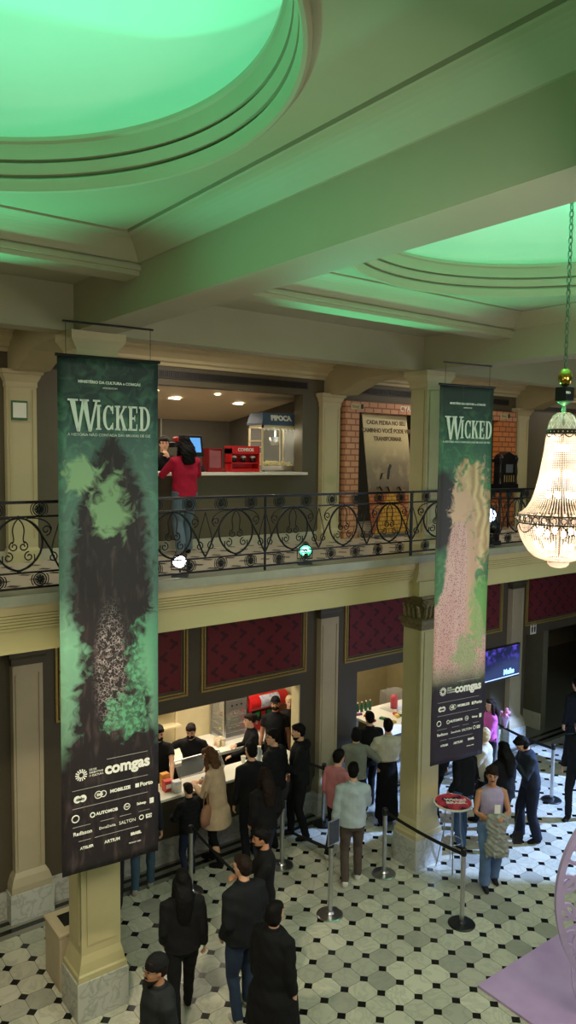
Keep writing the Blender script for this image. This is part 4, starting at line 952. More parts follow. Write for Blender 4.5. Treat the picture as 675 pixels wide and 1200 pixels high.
# ------------------------------------------------------------------ lower snack counters
tag(MB().box(4.22, 7.53, 9.46, 9.98, 1.01, 1.05).build('countertop', M_white, bevel=.006), 'white front countertop of left snack counter', 'countertop')
tag(MB().box(4.3, 7.50, 9.9, 9.96, 0, 1.005).build('counter_front', M_black), 'dark inner panel behind left snack counter top', 'counter')
r = empty('back_counter', (6.2, 11.14, 0), 'dark back counter with white top inside left snack bar', 'counter')
MB().box(-2.1, 2.25, -.38, .45, 0, .88).build('body', mat('counter_black', srgb(34, 32, 32), .4, var=.1), r); MB().box(-2.1, 2.25, -.42, .45, .88, .93).build('worktop', M_white, r)
MB().box(-2.1, 2.25, -.40, -.385, .62, .64).build('seam', M_steel, r)
r = empty('sneeze_guard', (5.78, 9.76, 1.05), 'angled glass sneeze guard on the left snack counter', 'glass guard')
m_ = MB().add([(-.40,.0,.10),(.40,.0,.10),(.40,.18,.30),(-.40,.18,.30),(-.40,.01,.09),(.40,.01,.09),(.40,.19,.29),(-.40,.19,.29)], [(3,2,1,0),(4,5,6,7),(0,1,5,4),(1,2,6,5),(2,3,7,6),(3,0,4,7)]); m_.build('pane', M_glass, r)
m_ = MB(); m_.tube([(-.40,.0,.10),(.40,.0,.10),(.40,.18,.30),(-.40,.18,.30)], .012, 6, closed=True)
for x in (-.38,.38): m_.tube([(x,.02,0),(x,.0,.10)], .01, 6)
m_.build('frame', M_steel, r)
# glass warming cabinet
r = empty('warming_cabinet', (7.26, 11.33, .93), 'tall steel and glass food warming cabinet on back counter', 'display cabinet')
m_ = MB(); X, Y_, Z = .24, .22, .74
for sx_ in (-1, 1):
    for sy_ in (-1, 1): m_.box(sx_*X-.02, sx_*X+.02, sy_*Y_-.02, sy_*Y_+.02, 0, Z)
m_.box(-X, X, -Y_, Y_, 0, .05); m_.box(-X, X, -Y_, Y_, Z-.03, Z)
m_.build('frame', M_steel, r)
MB().box(-X+.02, X-.02, -Y_-.01, -Y_+.2, Z-.22, Z-.03).build('control_panel', mat('satin_steel', srgb(170, 168, 164), .4, .7, var=.06), r)
for q in range(3): MB().lathe([(.016, 0), (.014, .02)], 10, (-.1+q*.1, -Y_-.03, Z-.12)).build('knob', M_black, r)
for q in range(3): 
    sh = MB().box(-X+.02, X-.02, -Y_+.02, Y_-.02, .12+q*.14, .13+q*.14).build('shelf', M_steel, r)
    m_ = MB(); rnd = random.Random(q)
    for t in range(5): m_.ell((-X+.07+t*.08, rnd.uniform(-.12, .05), .15+q*.14), (.04, .035, .025), 8, 5)
    m_.build('pastry', mat('pastry_%d' % q, (srgb(190, 170, 70), srgb(150, 160, 60), srgb(196, 140, 70))[q], .6, var=.2), sh)
for a in ((-X+.02, X-.02, -Y_-.012, -Y_-.006, .05, Z-.22), (-X-.006, -X, -Y_, Y_, .05, Z-.03)): MB().box(*a).build('glass_pane', M_glass, r)
# soft drink dispenser
r = empty('drink_dispenser', (7.96, 11.30, .93), 'red soda fountain with a curved white and blue sign', 'drink dispenser')
MB().box(-.36,.36,-.1,.28,0,.62).build('body', M_red, r, bevel=.03)
m_ = MB(); n = 16
ring = [( .32*math.sin(t), .82-.13+.13*math.cos(t)) for t in [0]]
m_.prism([(-.12+.14*math.cos(2*PI*q/24), .56+.14*math.sin(2*PI*q/24)) for q in range(24)], .84, 'x', -.42); m_.v = [(v[0], v[1]-.02, v[2]) for v in m_.v]
sg = m_.build('header', M_red, r)
m_ = MB(); m_.prism([(-.14-.143*math.cos(t), .56+.143*math.sin(t)) for t in [-.5+i*.1 for i in range(18)]]+[(-.14-.139*math.cos(t), .56+.139*math.sin(t)) for t in [1.2-i*.1 for i in range(18)]], .42, 'x', -.2); m_.build('label', mat('white_blue_print', srgb(200, 205, 225), .5, var=.3, scale=18), sg)
m_ = MB().box(-.3,.3,-.14,-.1,.20,.40); m_.build('tap_panel', M_black, r)
for q in range(5): MB().lathe([(.02,.16),(.014,.22)], 8, (-.22+q*.11,-.15,0)).build('tap', M_steel, r)
for q, c_ in enumerate(((40,160,80),(210,40,40),(40,150,80),(220,220,220))): MB().box(-.24+q*.13,-.15+q*.13,-.148,-.142,.29,.37).build('flavour_card', mat('card_%d' % q, srgb(*c_), .5, var=0), r)
# shelving on the kiosk back wall
r = empty('wall_shelving', (5.9, 11.55, .95), 'cream metal shelving on the wall behind masked worker', 'shelf')
m_ = MB()
for x in (-1.0, -.35, .35): m_.box(x-.02, x+.02, -.1, -.06, 0, 1.3)
for z in (.35, .75, 1.1): m_.box(-1.0, .37, -.25, -.02, z, z+.03)
m_.build('frame', mat('cream_shelf', srgb(214, 200, 160), .5, var=.05), r)
MB().box(6.35, 7.0, 11.53, 11.6, .95, 2.3)
# small things on counters
def bottle(x, y, z, lab, col, h=.22, rr=.033, grp=None, capc=M_white):
    r = empty('bottle', (x, y, z), lab, 'bottle', group=grp)
    MB().lathe([(rr*.9, 0), (rr, .01), (rr, h*.6), (rr*.45, h*.8), (rr*.4, h*.92)], 14).build('body', col, r, smooth=True)
    MB().lathe([(rr*.5, h*.92), (rr*.5, h)], 12).build('cap', capc, r)
def cupo(x, y, z, lab, col, h=.11, rr=.04, grp=None):
    r = empty('cup', (x, y, z), lab, 'cup', group=grp); MB().lathe([(rr*.75, 0), (rr, h), (rr*.92, h-.004), (rr*.7, .01), (.001, .01)], 16).build('body', col, r, smooth=True)
    MB().lathe([(rr*1.06, h-.012), (rr*1.06, h), (rr, h+.002)], 16, cap=False).build('rim', M_white, r)
M_wb = mat('water_bottle', srgb(200, 212, 220), .15, var=.1, alpha=.7)
bottle(6.85, 9.80, 1.05, 'clear water bottle tallest on the left front counter', M_wb, .26, .04)
bottle(6.95, 9.90, 1.05, 'small clear bottle right of tall water bottle on counter', M_wb, .2, .035)
cupo(6.70, 9.78, 1.05, 'cream paper cup left of the tall water bottle', mat('paper_cream', srgb(235, 225, 205), .6, var=.05), .13, .045)
cupo(6.62, 9.9, 1.05, 'white paper cup nearest the tan blazer woman', M_white, .11, .04)
cupo(7.05, 9.76, 1.05, 'white cup by the short-haired man in black', M_white, .1, .04)
for q, (x, y, c_, lab) in enumerate(((5.18, 9.86, (215, 150, 60), 'orange snack box at left end of snack counter'), (5.14, 9.70, (210, 60, 60), 'red snack box at left end of snack counter'), (5.24, 9.6, (220, 220, 225), 'pale tub in front of the red snack box'))):
    r = empty('snack_box', (x, y, 1.05), lab, 'box'); MB().box(-.06,.06,-.05,.05,0,.16+.04*(q == 0)).build('carton', mat('carton_%d' % q, srgb(*c_), .5, var=.15, scale=30), r, bevel=.004); MB().box(-.045,.045,-.052,-.05,.05,.11).build('label', M_white, r)
r = empty('napkin_tray', (6.45, 10.95, .93), 'bright pink tray of papers on the back counter', 'tray'); MB().box(-.22,.22,-.1,.1,0,.03).build('tray', M_pinkp, r, bevel=.005); MB().box(-.18,.18,-.08,.08,.03,.07).build('papers', mat('pink_sheets', srgb(246, 150, 185), .6, var=.08), r)
for q in range(4):
    cupo(6.80+.09*(q % 2), 10.95+.09*(q//2), .93, 'beige paper cup in cluster beside the warming cabinet', mat('paper_beige', srgb(224, 206, 170), .6, var=.05), .14, .042, 'cups beside the warming cabinet')
r = empty('payment_terminal', (5.78, 9.66, 1.05), 'dark card payment terminal under the customer hand', 'card terminal'); MB().box(-.04,.04,-.08,.08,0,.04).build('body', M_black, r, bevel=.008); MB().box(-.03,.03,.0,.06,.04,.043).build('screen', mat('dim_screen', srgb(120, 150, 190), .3, var=.1, emit=srgb(120,150,190), es=.5), r)
# right kiosk
r = empty('snack_bar', (10.2, 10.35, 0), 'white-topped right snack bar counter behind the cream column', 'counter')
MB().box(-1.36, 1.38, -.86, -.42, .985, 1.03).box(-.62, 1.38, -.42, .4, .985, 1.03).build('worktop', M_white, r); MB().box(-.6, 1.38, -.42, .38, 0, .985).box(-1.35, -.6, -.52, -.44, 0, .985).build('body', M_dwall, r)
r = empty('candy_case', (10.55, 10.45, 1.03), 'clear acrylic candy case with red dispenser on the right bar', 'display case')
MB().box(-.22,.22,-.16,.16,0,.36).build('case', M_glass, r); MB().lathe([(.07, 0), (.075, .2), (.05, .26), (.001, .27)], 16, (.02, 0, 0)).build('jar', M_red, r, smooth=True)
rnd = random.Random(11)
cols = [((210,50,50),'red'), ((236,190,70),'yellow'), ((60,140,110),'green'), ((240,235,225),'white'), ((220,120,60),'orange'), ((150,60,120),'purple'), ((230,150,160),'pink')]
for q in range(16):
    x, y = 9.66+rnd.random()*1.5, 9.62+rnd.random()*.95
    if abs(x-10.55) < .3 and abs(y-10.45) < .22: y = 10.05
    (c_, nm) = cols[q % 7]; r = empty('candy_packet', (x, y, 1.03), nm+' candy packet among the sweets on right snack bar', 'candy', rz=rnd.random()*3, group=nm+' candy packets on the right bar')
    MB().stack([(-.06,.06,-.035,.035,0),(-.065,.065,-.04,.04,.02),(-.05,.05,-.03,.03,.045)]).build('wrapper', mat('wrap_'+nm, srgb(*c_), .35, var=.2, scale=40), r); MB().box(-.03,.03,-.02,.02,.046,.048).build('label', M_white if q%2 else M_gold, r)
for q in range(5): bottle(9.68+.11*q, 10.66, 1.03, 'small green bottle in the row on right snack bar', mat('green_bottle', srgb(40, 110, 84), .2, var=.1), .2, .03, 'green bottles on the right bar')

# ------------------------------------------------------------------ television
r = empty('television', (11.1, 8.5, 1.96), 'television showing a blue and purple stage picture near doorway', 'television')
MB().box(-.75,.75,-.03,.03,0,.62).build('case', M_black, r, bevel=.008)
def tvm():
    mt, nt, b, out = newmat('tv_picture'); tc = N(nt, 'ShaderNodeTexCoord'); sp = N(nt, 'ShaderNodeSeparateXYZ'); nt.links.new(tc.outputs['Object'], sp.inputs[0])
    nz = N(nt, 'ShaderNodeTexNoise', i_Scale=9.0, i_Detail=6.0); nt.links.new(tc.outputs['Object'], nz.inputs['Vector'])
    a = mth(nt, 'MULTIPLY', mth(nt, 'MULTIPLY', ssub(nt, nz.outputs[0], .5), 6, clamp=True), mth(nt, 'MULTIPLY', ssub(nt, sp.outputs[2], .30), 3.5, clamp=True))
    col = mixc(nt, a, srgb(16, 24, 66), srgb(104, 80, 235)); b.inputs['Base Color'].default_value = (.01,.01,.02,1)
    nt.links.new(col, b.inputs['Emission Color']); b.inputs['Emission Strength'].default_value = 1.1; return mt
s_ = MB().box(-.73,.73,-.034,-.03,.03,.60).build('screen', tvm(), r)
text('lettering', 'Melhs', .13, mat('tv_letters', srgb(150, 220, 255), .4, var=0, emit=srgb(150,215,255), es=1.1), s_, WALLM(.42, -.036, .13), off=.006)
MB().box(-.73,.73,-.036,-.0345,.035,.05).build('ticker', mat('tv_line', srgb(190, 200, 230), .4, var=0, emit=srgb(150,160,200), es=.8), s_)
MB().tube([(0,.03,.31),(0,1.12,.31)], .03, 8).build('wall_bracket', M_black, r); MB().box(-.12,.12,1.10,1.13,.15,.47).build('wall_plate', M_black, r)
r = sign('restroom_sign', 'tiny white pictogram sign above the dark doorway', 'sign', 13.9, 2.36, .2, .24, M_white)
for x in (-.045, .045): m_ = MB(); m_.ell((x, -.014, .07), (.02, .003, .02), 8, 5); m_.prism([(x-.028, .04), (x+.028, .04), (x+.02, -.08), (x-.02, -.08)], -.003, 'y', -.012); m_.build('pictogram', M_black, r)

# ------------------------------------------------------------------ stanchions and belts
def stanchion(x, y, lab, h=1.0, chrome=True, base=None):
    r = empty('stanchion', (x, y, 0), lab, 'stanchion')
    MB().lathe([(.172, 0), (.175, .012), (.16, .022), (.06, .034), (.045, .055), (.032, .06)], 36).build('base', base or (M_steel if chrome else M_steeld), r, smooth=False)
    MB().lathe([(.031, .05), (.031, h-.08)], 20, cap=False).build('post', M_steel, r, smooth=True)
    MB().lathe([(.036, h-.10), (.038, h-.09), (.038, h-.01), (.03, h), (.001, h+.004)], 20).build('belt_head', M_black, r, smooth=True)
    return r
def belt(p, q, lab, z=.93, dz=0, sag=.03):
    m_ = MB(); P0, P1 = Vector((p[0], p[1], z)), Vector((q[0], q[1], z+dz)); d = (P1-P0); d.z = 0; d.normalize(); P0 = P0+d*.042; P1 = P1-d*.042
    nrm = Vector((-d.y, d.x, 0))*.002; rings = []
    for i in range(13):
        t = i/12; c_ = P0.lerp(P1, t); c_.z -= sag*4*t*(1-t)
        rings.append([c_-nrm-Vector((0,0,.025)), c_+nrm-Vector((0,0,.025)), c_+nrm+Vector((0,0,.025)), c_-nrm+Vector((0,0,.025))])
    m_.loft([[tuple(v) for v in r_] for r_ in rings]); tag(m_.build('belt', M_belt), lab, 'belt')
S1, S2, S3 = (6.22, 7.23), (7.48, 7.52), (7.47, 6.08)
r = stanchion(*S1, 'steel stanchion with a small framed sign on top', 1.02)
sf = empty('x', (0,0,0), '', ''); bpy.data.objects.remove(sf)
o = MB().box(-.105, .105, -.008, .008, 0, .33).build('sign_frame', M_steel, r, bevel=.003); o.location = (.0, -.045, .98); o.rotation_euler = (-.0, 0, .1)
MB().box(-.092, .092, -.0105, -.008, .014, .316).build('sign_face', mat('sign_dark', srgb(58, 60, 74), .4, var=.25, scale=25), o)
stanchion(*S2, 'steel stanchion standing left of the carved cream column', .98)
stanchion(*S3, 'steel stanchion with black base in front of the pink table', 1.02, False, M_black)
S4 = (7.72, 9.18); stanchion(*S4, 'dark steel stanchion by the pilaster between snack counters', 1.02, False, M_black)
S5 = (6.41, 8.55); stanchion(*S5, 'steel stanchion right of the long-haired woman in black', .98)
S6 = (5.0, 8.75); stanchion(*S6, 'steel stanchion behind the man holding a tablet', .95)
S7 = (11.55, 7.5); stanchion(*S7, 'steel stanchion at right on the bluish floor', 1.02, True, M_black)
S8 = (11.75, 8.85); stanchion(*S8, 'steel stanchion beside the woman in pink jumper', 1.02)
belt(S2, S3, 'black belt between column stanchion and the black-based stanchion')
belt(S7, S8, 'black belt between the two right-hand stanchions')
belt(S4, (7.60, 9.66), 'short black belt from dark stanchion to the counter jamb', sag=0)
belt(S6, (4.95, 6.85), 'black belt running behind the man holding a tablet', sag=.05, dz=-.1)
belt(S5, (6.42, 10.0), 'x', sag=.05) if False else None
belt((7.0, 9.1), S1, 'black belt running low between counter queue and sign stanchion', z=.12, dz=.75, sag=.0)
belt(S8, (11.0, 8.3), 'black belt left of the woman in pink jumper')
# ------------------------------------------------------------------ table, bin, carpet, ring
r = empty('bar_table', (8.40, 7.06, 0), 'tall round bistro table with a pink printed top', 'table')
def ttop():
    mt, nt, b, out = newmat('pink_table_print'); tc = N(nt, 'ShaderNodeTexCoord'); nz = N(nt, 'ShaderNodeTexNoise', i_Scale=5.0, i_Detail=4.0); nt.links.new(tc.outputs['Object'], nz.inputs['Vector'])
    rp = N(nt, 'ShaderNodeValToRGB'); nt.links.new(nz.outputs[0], rp.inputs[0]); e = rp.color_ramp.elements; rp.color_ramp.interpolation = 'CONSTANT'
    e[0].position = 0; e[0].color = srgb(70, 36, 52); e[1].position = .44; e[1].color = srgb(206, 56, 84); q = e.new(.56); q.color = srgb(226, 96, 110); q = e.new(.64); q.color = srgb(160, 40, 64)
    nt.links.new(rp.outputs[0], b.inputs['Base Color']); b.inputs['Roughness'].default_value = .3; return mt
MB().lathe([(.27, .97), (.28, .975), (.28, .998), (.272, 1.0)], 48).build('table_edge', M_white, r); MB().lathe([(.262, 1.0), (.262, 1.003)], 48).build('printed_top', ttop(), r)
text('lettering', 'Wicked\nBRASIL', .10, M_wtxt, r, frameM((.04, -.02, 1.004), (.8, -.6, 0), (.6, .8, 0), (0, 0, 1)), off=.003, ext=.001)
for q in range(4):
    a = PI/4+q*PI/2; MB().tube([(.10*math.cos(a), .10*math.sin(a), .97), (.12*math.cos(a), .12*math.sin(a), .55), (.22*math.cos(a), .22*math.sin(a), .01)], .010, 8).build('leg', M_steel, r)
MB().tube([(.145*math.cos(t), .145*math.sin(t), .42) for t in [2*PI*i/24 for i in range(24)]], .007, 6, closed=True).build('foot_ring', M_steel, r)
r = empty('trash_bin', (3.06, 8.11, 0), 'beige rectangular trash bin behind the left column', 'trash bin')
MB().box(-.22, .22, -.24, .24, 0, .64).build('body', mat('beige_bin', srgb(190, 174, 146), .5, var=.05), r, bevel=.02)
MB().stack([(-.23,.23,-.25,.25,.645),(-.23,.23,-.25,.25,.67),(-.20,.20,-.22,.22,.685)]).build('lid', mat('beige_bin_lid', srgb(200, 184, 156), .5, var=.05), r); MB().box(-.12, .06, -.12, .12, .6855, .689).build('opening', M_black, r)
def stagem():
    mt, nt, b, out = newmat('lilac_gloss'); tc = N(nt, 'ShaderNodeTexCoord'); nz = N(nt, 'ShaderNodeTexNoise', i_Scale=2.0, i_Detail=4.0); nt.links.new(tc.outputs['Object'], nz.inputs['Vector'])
    nt.links.new(mixc(nt, nz.outputs[0], srgb(168, 134, 186), srgb(208, 178, 222)), b.inputs['Base Color']); b.inputs['Roughness'].default_value = .22; b.inputs['Specular IOR Level'].default_value = .6; return mt
r = empty('lilac_platform', (6.70, 5.20, 0), 'glossy lilac low platform at the lower right corner', 'platform')
MB().box(0, 3.6, -3.6, 0, .0, .03).build('deck', stagem(), r, bevel=.004)
m_ = MB(); m_.tube([(1.9+1.55*math.cos(t), -1.9+1.55*math.sin(t), .034) for t in [2*PI*i/96 for i in range(96)]], .012, 6, closed=True); m_.tube([(1.9+1.62*math.cos(t), -1.9+1.62*math.sin(t), .034) for t in [2*PI*i/96 for i in range(96)]], .006, 6, closed=True)
m_.build('inlay_ring', mat('pale_lilac_trim', srgb(206, 186, 214), .3, .3, var=.05), r)
# big openwork ring prop: rim and rings of rings
r = empty('openwork_ring', (7.92, 3.42, .03), 'large upright lilac openwork ring of circles at right edge', 'decorative ring')
RR = 1.46; M_lil = mat('lilac_satin', srgb(196, 176, 222), .35, .15, var=.06); dirv = Vector((math.sin(.92), -math.cos(.92), 0)); a0 = math.atan2(-.6, .8)
def ringp(cx, cz, rad, n=72): return [(cx*math.cos(a0)+rad*math.cos(2*PI*i/n)*math.cos(a0), cx*math.sin(a0)+rad*math.cos(2*PI*i/n)*math.sin(a0), cz+rad*math.sin(2*PI*i/n)) for i in range(n)]
def flatring(m_, cx, cz, ro, ri, n=64, th=.03):
    nv = Vector((-math.sin(a0), math.cos(a0), 0))*th/2; v = []
    for i in range(n):
        c, s_ = math.cos(2*PI*i/n), math.sin(2*PI*i/n)
        for rad, sg in ((ro, -1), (ro, 1), (ri, 1), (ri, -1)):
            v.append((( cx+rad*c)*math.cos(a0)+nv.x*sg, (cx+rad*c)*math.sin(a0)+nv.y*sg, cz+rad*s_))
    m_.add(v, [(4*i+k, 4*((i+1)%n)+k, 4*((i+1)%n)+(k+1)%4, 4*i+(k+1)%4) for i in range(n) for k in range(4)])
m_ = MB(); flatring(m_, 0, RR, RR, RR-.06, 128, .06); m_.build('rim', M_lil, r)
m_ = MB(); n = 0
for q in range(14):
    t = 2*PI*q/14; flatring(m_, (RR-.30)*math.cos(t), RR+(RR-.30)*math.sin(t), (.26 if q % 2 else .22), (.21 if q % 2 else .165), 40, .03)
for q in range(28):
    t = 2*PI*(q+.5)/28; flatring(m_, (RR-.115)*math.cos(t), RR+(RR-.115)*math.sin(t), .095, .060, 24, .026)
for q in range(14):
    t = 2*PI*(q+.5)/14; flatring(m_, (RR-.55)*math.cos(t), RR+(RR-.55)*math.sin(t), .13, .09, 24, .026)
m_.build('circle_lattice', M_lil, r)
MB().box(-.4, .4, -.14, .14, 0, .035).build('foot', M_lil, r, rz=a0)

# ------------------------------------------------------------------ people
def solid(mb, name, material, parent, vox=.012, smooth=4, fac=.5, wr=0, wsc=9, keep=1.0):
    me = mb.mesh(name, weld=True); o = bpy.data.objects.new(name, me); C.objects.link(o)
    md = o.modifiers.new('r', 'REMESH'); md.mode = 'VOXEL'; md.voxel_size = vox; md.adaptivity = 0
    if smooth: ms = o.modifiers.new('s', 'SMOOTH'); ms.factor = fac; ms.iterations = smooth
    me2 = bpy.data.meshes.new_from_object(o.evaluated_get(bpy.context.evaluated_depsgraph_get())); me2.name = name
    o.modifiers.clear(); o.data = me2; bpy.data.meshes.remove(me)
    me2.materials.clear(); me2.materials.append(material)
    if wr:
        n = len(me2.vertices); co = np.empty(n*3, 'f'); no = np.empty(n*3, 'f'); me2.vertices.foreach_get('co', co); me2.vertex_normals.foreach_get('vector', no)
        co = co.reshape(-1, 3); no = no.reshape(-1, 3); s = random.random()*9
        q = co*np.array([wsc, wsc, wsc*.8]); d = (np.sin(q[:,0]*1.7+q[:,2]*2.9+s)*np.sin(q[:,1]*2.3-q[:,2]*1.3+s*2)+.6*np.sin(q[:,2]*6.1+q[:,0]*2.2+s)*np.cos(q[:,1]*3+q[:,0]*2))
        co += no*(d*wr)[:, None]; me2.vertices.foreach_set('co', co.ravel())
    me2.polygons.foreach_set('use_smooth', [True]*len(me2.polygons)); me2.update()
    if parent: o.parent = parent
    return o
def ering(c, rx, ry, n=16, M=None):
    P = [Vector((c[0]+rx*math.cos(2*PI*k/n), c[1]+ry*math.sin(2*PI*k/n), c[2])) for k in range(n)]
    return P
def ik(S, T, l1, l2, pole):
    d = T-S; L = min(d.length, (l1+l2)*.995); d = d.normalized(); T = S+d*L
    a = (l1*l1-l2*l2+L*L)/(2*L); h = math.sqrt(max(0, l1*l1-a*a)); p = pole-d*pole.dot(d)
    if p.length < 1e-4: p = Vector((0, -1, 0))
    return S+d*a+p.normalized()*h, T
ARM = {'down': (.26, .03, .80), 'front': (.16, .30, 1.08), 'hold': (.07, .30, 1.16), 'phone': (.06, .28, 1.28), 'pocket': (.20, .10, .90), 'chin': (.05, .17, 1.42), 'reach': (.20, .50, 1.10), 'side': (.42, .22, 1.12), 'cross': (-.06, .22, 1.16), 'counter': (.14, .42, 1.06)}
def hair_build(kind, col, hm, U, root, hb=0, lnk=0):
    # hm: function mapping head-local (x,y,z about head centre) to body space
    m_ = MB(); E = lambda c, r, n=16, k=12: m_.ell(hm(Vector(c)), r, n, k)
    if kind != 'bald':
        m_.ell(hm(Vector((0, -.022, .028))), (.083, .098, .098), 18, 12)
        m_.ell(hm(Vector((0, .028, .066))), (.070, .066, .052), 14, 8)
    if kind == 'short': m_.ell(hm(Vector((0, -.05, -.02))), (.070, .060, .07), 14, 8)
    if kind in ('long', 'curly', 'wavy'):
        L = {'long': .40, 'curly': .30, 'wavy': .46}[kind]; w = {'long': .112, 'curly': .14, 'wavy': .118}[kind]
        c0 = hm(Vector((0, -.045, .02))); rings = []; m_.ell(hm(Vector((0, -.05, -.04))), (w*.92, .08, .11), 14, 10)
        for i in range(9):
            t = i/8; z = c0.z-.02-L*t; y = c0.y-(.05+hb)*math.sin(min(1, t*2.4)*PI/2)-(.02-lnk*.22)*t
            rings.append(ering((c0.x, y, z), w*(.82+.5*t-.75*t*t)+(.012*math.sin(t*17) if kind != 'long' else 0), .060*(1-.5*t)+.012, 14))
        m_.loft(rings)
        for s_ in (-1, 1):
            a = hm(Vector((s_*.072, .005, .02))); m_.tube([a, a+Vector((s_*.008, .0, -.09)), a+Vector((s_*.018, -.02, -.20)), a+Vector((s_*.01, -.05, -.30))], [.03, .035, .034, .02], 8)
    if kind == 'bun':
        m_.ell(hm(Vector((0, -.115, .055))), (.042, .042, .042), 12, 8)
    if kind == 'bob':
        m_.ell(hm(Vector((0, -.035, -.03))), (.096, .085, .10), 14, 10)
    if kind == 'curlytop':
        rn = random.Random(4)
        for q in range(34):
            a = rn.uniform(0, 2*PI); b_ = rn.uniform(.1, 1.4 if math.sin(a) < .3 else .75); m_.ell(hm(Vector((.085*math.cos(a)*math.sin(b_), -.015+.095*math.sin(a)*math.sin(b_)*(1 if math.sin(a) < 0 else .7), .035+.10*math.cos(b_)))), (.027, .027, .025), 8, 6)
    o = solid(m_, 'hair', col, root, .011, 3, wr=.006 if kind in ('curly', 'wavy') else .003, wsc=30 if kind == 'curly' else 20)
    return o
def person(x, y, face, h, label, top, bot, hair, hcol, la='down', ra='down', lean=0, hyaw=0, hpitch=0, stride=.10, skin=M_skin, sleeve='long', length='hip', botkind='trousers', shoe=(24,22,22), fat=1.0, mask=False, glasses=False, hat=None, bulk=.0, faceon=True, stance=.10, z=0.0, hood=False, beard=False, collar=True, group=None, legmat=None, puffer=False):
    k = h/1.75; root = empty('person', (x, y, z), label, 'person', rz=math.radians(face-90), group=group); root.scale = (k, k, k)
    ln = math.radians(lean)
    def U(p):
        p = Vector(p)
        if p.z <= .95: return p
        t = min(1, (p.z-.95)/.25); a = ln*t; q = p-Vector((0, 0, .95)); return Vector((q.x, q.y*math.cos(a)+q.z*math.sin(a), .95+q.z*math.cos(a)-q.y*math.sin(a)))
    def T_rings(R, n=16): return [[U(v) for v in ering((0, yo, zz), rx, ry, n)] for zz, rx, ry, yo in R]
    base = MB()
    f = fat
    TR = [(.84, .10, .08, -.01), (.90, .155*f, .105*f, -.01), (.98, .165*f, .108*f, -.005), (1.08, .140*f, .095*f, 0), (1.20, .150*f, .104*f, .0), (1.30, .168*f, .108*f, -.003), (1.38, .172, .098, -.008), (1.43, .135, .080, -.012), (1.465, .075, .065, -.008), (1.50, .056, .058, .0), (1.56, .052, .056, .008)]
    base.loft(T_rings(TR))
    # head
    hc = Vector((0, .022, 1.635)); Rh = Matrix.Rotation(math.radians(hyaw), 3, 'Z') @ Matrix.Rotation(math.radians(-hpitch), 3, 'X')
    nb = Vector((0, .0, 1.55))
    def hm(p): return U(nb + Rh @ (hc+Vector(p)-nb))
    HR = [(-.118, .020, .022, .055), (-.108, .036, .040, .043), (-.088, .050, .060, .024), (-.055, .062, .076, .008), (-.02, .069, .085, .002), (.02, .073, .092, -.004), (.06, .070, .090, -.006), (.09, .056, .072, -.008), (.108, .035, .046, -.008), (.115, .010, .014, -.008)]
    base.loft([[hm(v) for v in ering((0, yo, zz), rx, ry, 18)] for zz, rx, ry, yo in HR])
    base.tube([hm((0, .088, .018)), hm((0, .098, -.005)), hm((0, .108, -.028)), hm((0, .094, -.036))], [.008, .010, .014, .008], 8)
    for s_ in (-1, 1):
        base.ell(hm((s_*.074, -.004, -.008)), (.010, .018, .030), 8, 6); base.ell(hm((s_*.032, .074, .026)), (.022, .012, .007), 8, 5); base.ell(hm((s_*.035, .062, -.03)), (.022, .02, .02), 8, 6)
    base.ell(hm((0, .084, -.058)), (.022, .012, .010), 8, 6)
    # legs
    foot = {}
    KN = {}
    for s_ in (-1, 1):
        hp = Vector((s_*.088*f, -.005, .90)); an = Vector((s_*stance, s_*stride, .085)); kn, an = ik(hp, an, .42, .415, Vector((s_*.1, 1, 0))); KN[s_] = (hp, kn, an)
        base.tube([hp+Vector((0,0,.03)), hp.lerp(kn, .5), kn, kn.lerp(an, .35), an, an-Vector((0, 0, .05))], [.088*f, .074*f, .052, .054, .036, .034], 12)
        base.tube([an+Vector((0, -.035, -.045)), an+Vector((0, .06, -.055)), an+Vector((0, .15, -.065))], [.036, .036, .022], 10)
    # arms
    AR = {}
    for s_, spec in ((-1, la), (1, ra)):
        t = ARM[spec] if isinstance(spec, str) else spec
        S = U((s_*.178, -.008, 1.385)); Tt = Vector((s_*t[0], t[1], t[2]))
        if spec in ('down', 'pocket'): Tt = Tt+Vector((0, (S.y)*.8, 0))
        pole = Vector((s_*.7, -.6, -.5)) if t[2] > .95 else Vector((s_*.2, -1, 0))
        el, wr_ = ik(S, Tt, .285, .25, pole); AR[s_] = (S, el, wr_)
        base.tube([U((s_*.13, -.008, 1.40)), S, S.lerp(el, .5), el, el.lerp(wr_, .35), wr_], [.052, .052, .045, .036, .037, .025], 12)
        # hand: palm, four unequal curled fingers, thumb from the side
        d = (wr_-el).normalized()
        if t[2] < .95: side = Vector((0, 1, 0)); nrm = Vector((-s_, 0, 0))
        else: nrm = Vector((-s_*.35, 0, -1)).normalized(); side = Vector((-s_, .2, 0))
        side = (side-d*side.dot(d)).normalized(); nrm = (nrm-d*nrm.dot(d)-side*nrm.dot(side)).normalized()
        pc = wr_+d*.045
        base.loft([[wr_+d*u+side*(a*math.cos(q*PI/5))+nrm*(b_*math.sin(q*PI/5)) for q in range(10)] for u, a, b_ in ((-.01, .024, .018), (.02, .032, .017), (.055, .040, .016), (.085, .039, .014), (.092, .030, .010))])
        for q, (off, L) in enumerate(((.030, .070), (.010, .080), (-.010, .074), (-.029, .058))):
            b0 = wr_+d*.075+side*off; c1 = .35; p1 = b0+(d*math.cos(c1)+nrm*math.sin(c1))*L*.45; p2 = p1+(d*math.cos(.95)+nrm*math.sin(.95))*L*.33; p3 = p2+(d*math.cos(1.5)+nrm*math.sin(1.5))*L*.25
            base.tube([b0, p1, p2, p3], [.0095, .009, .0085, .007], 7)
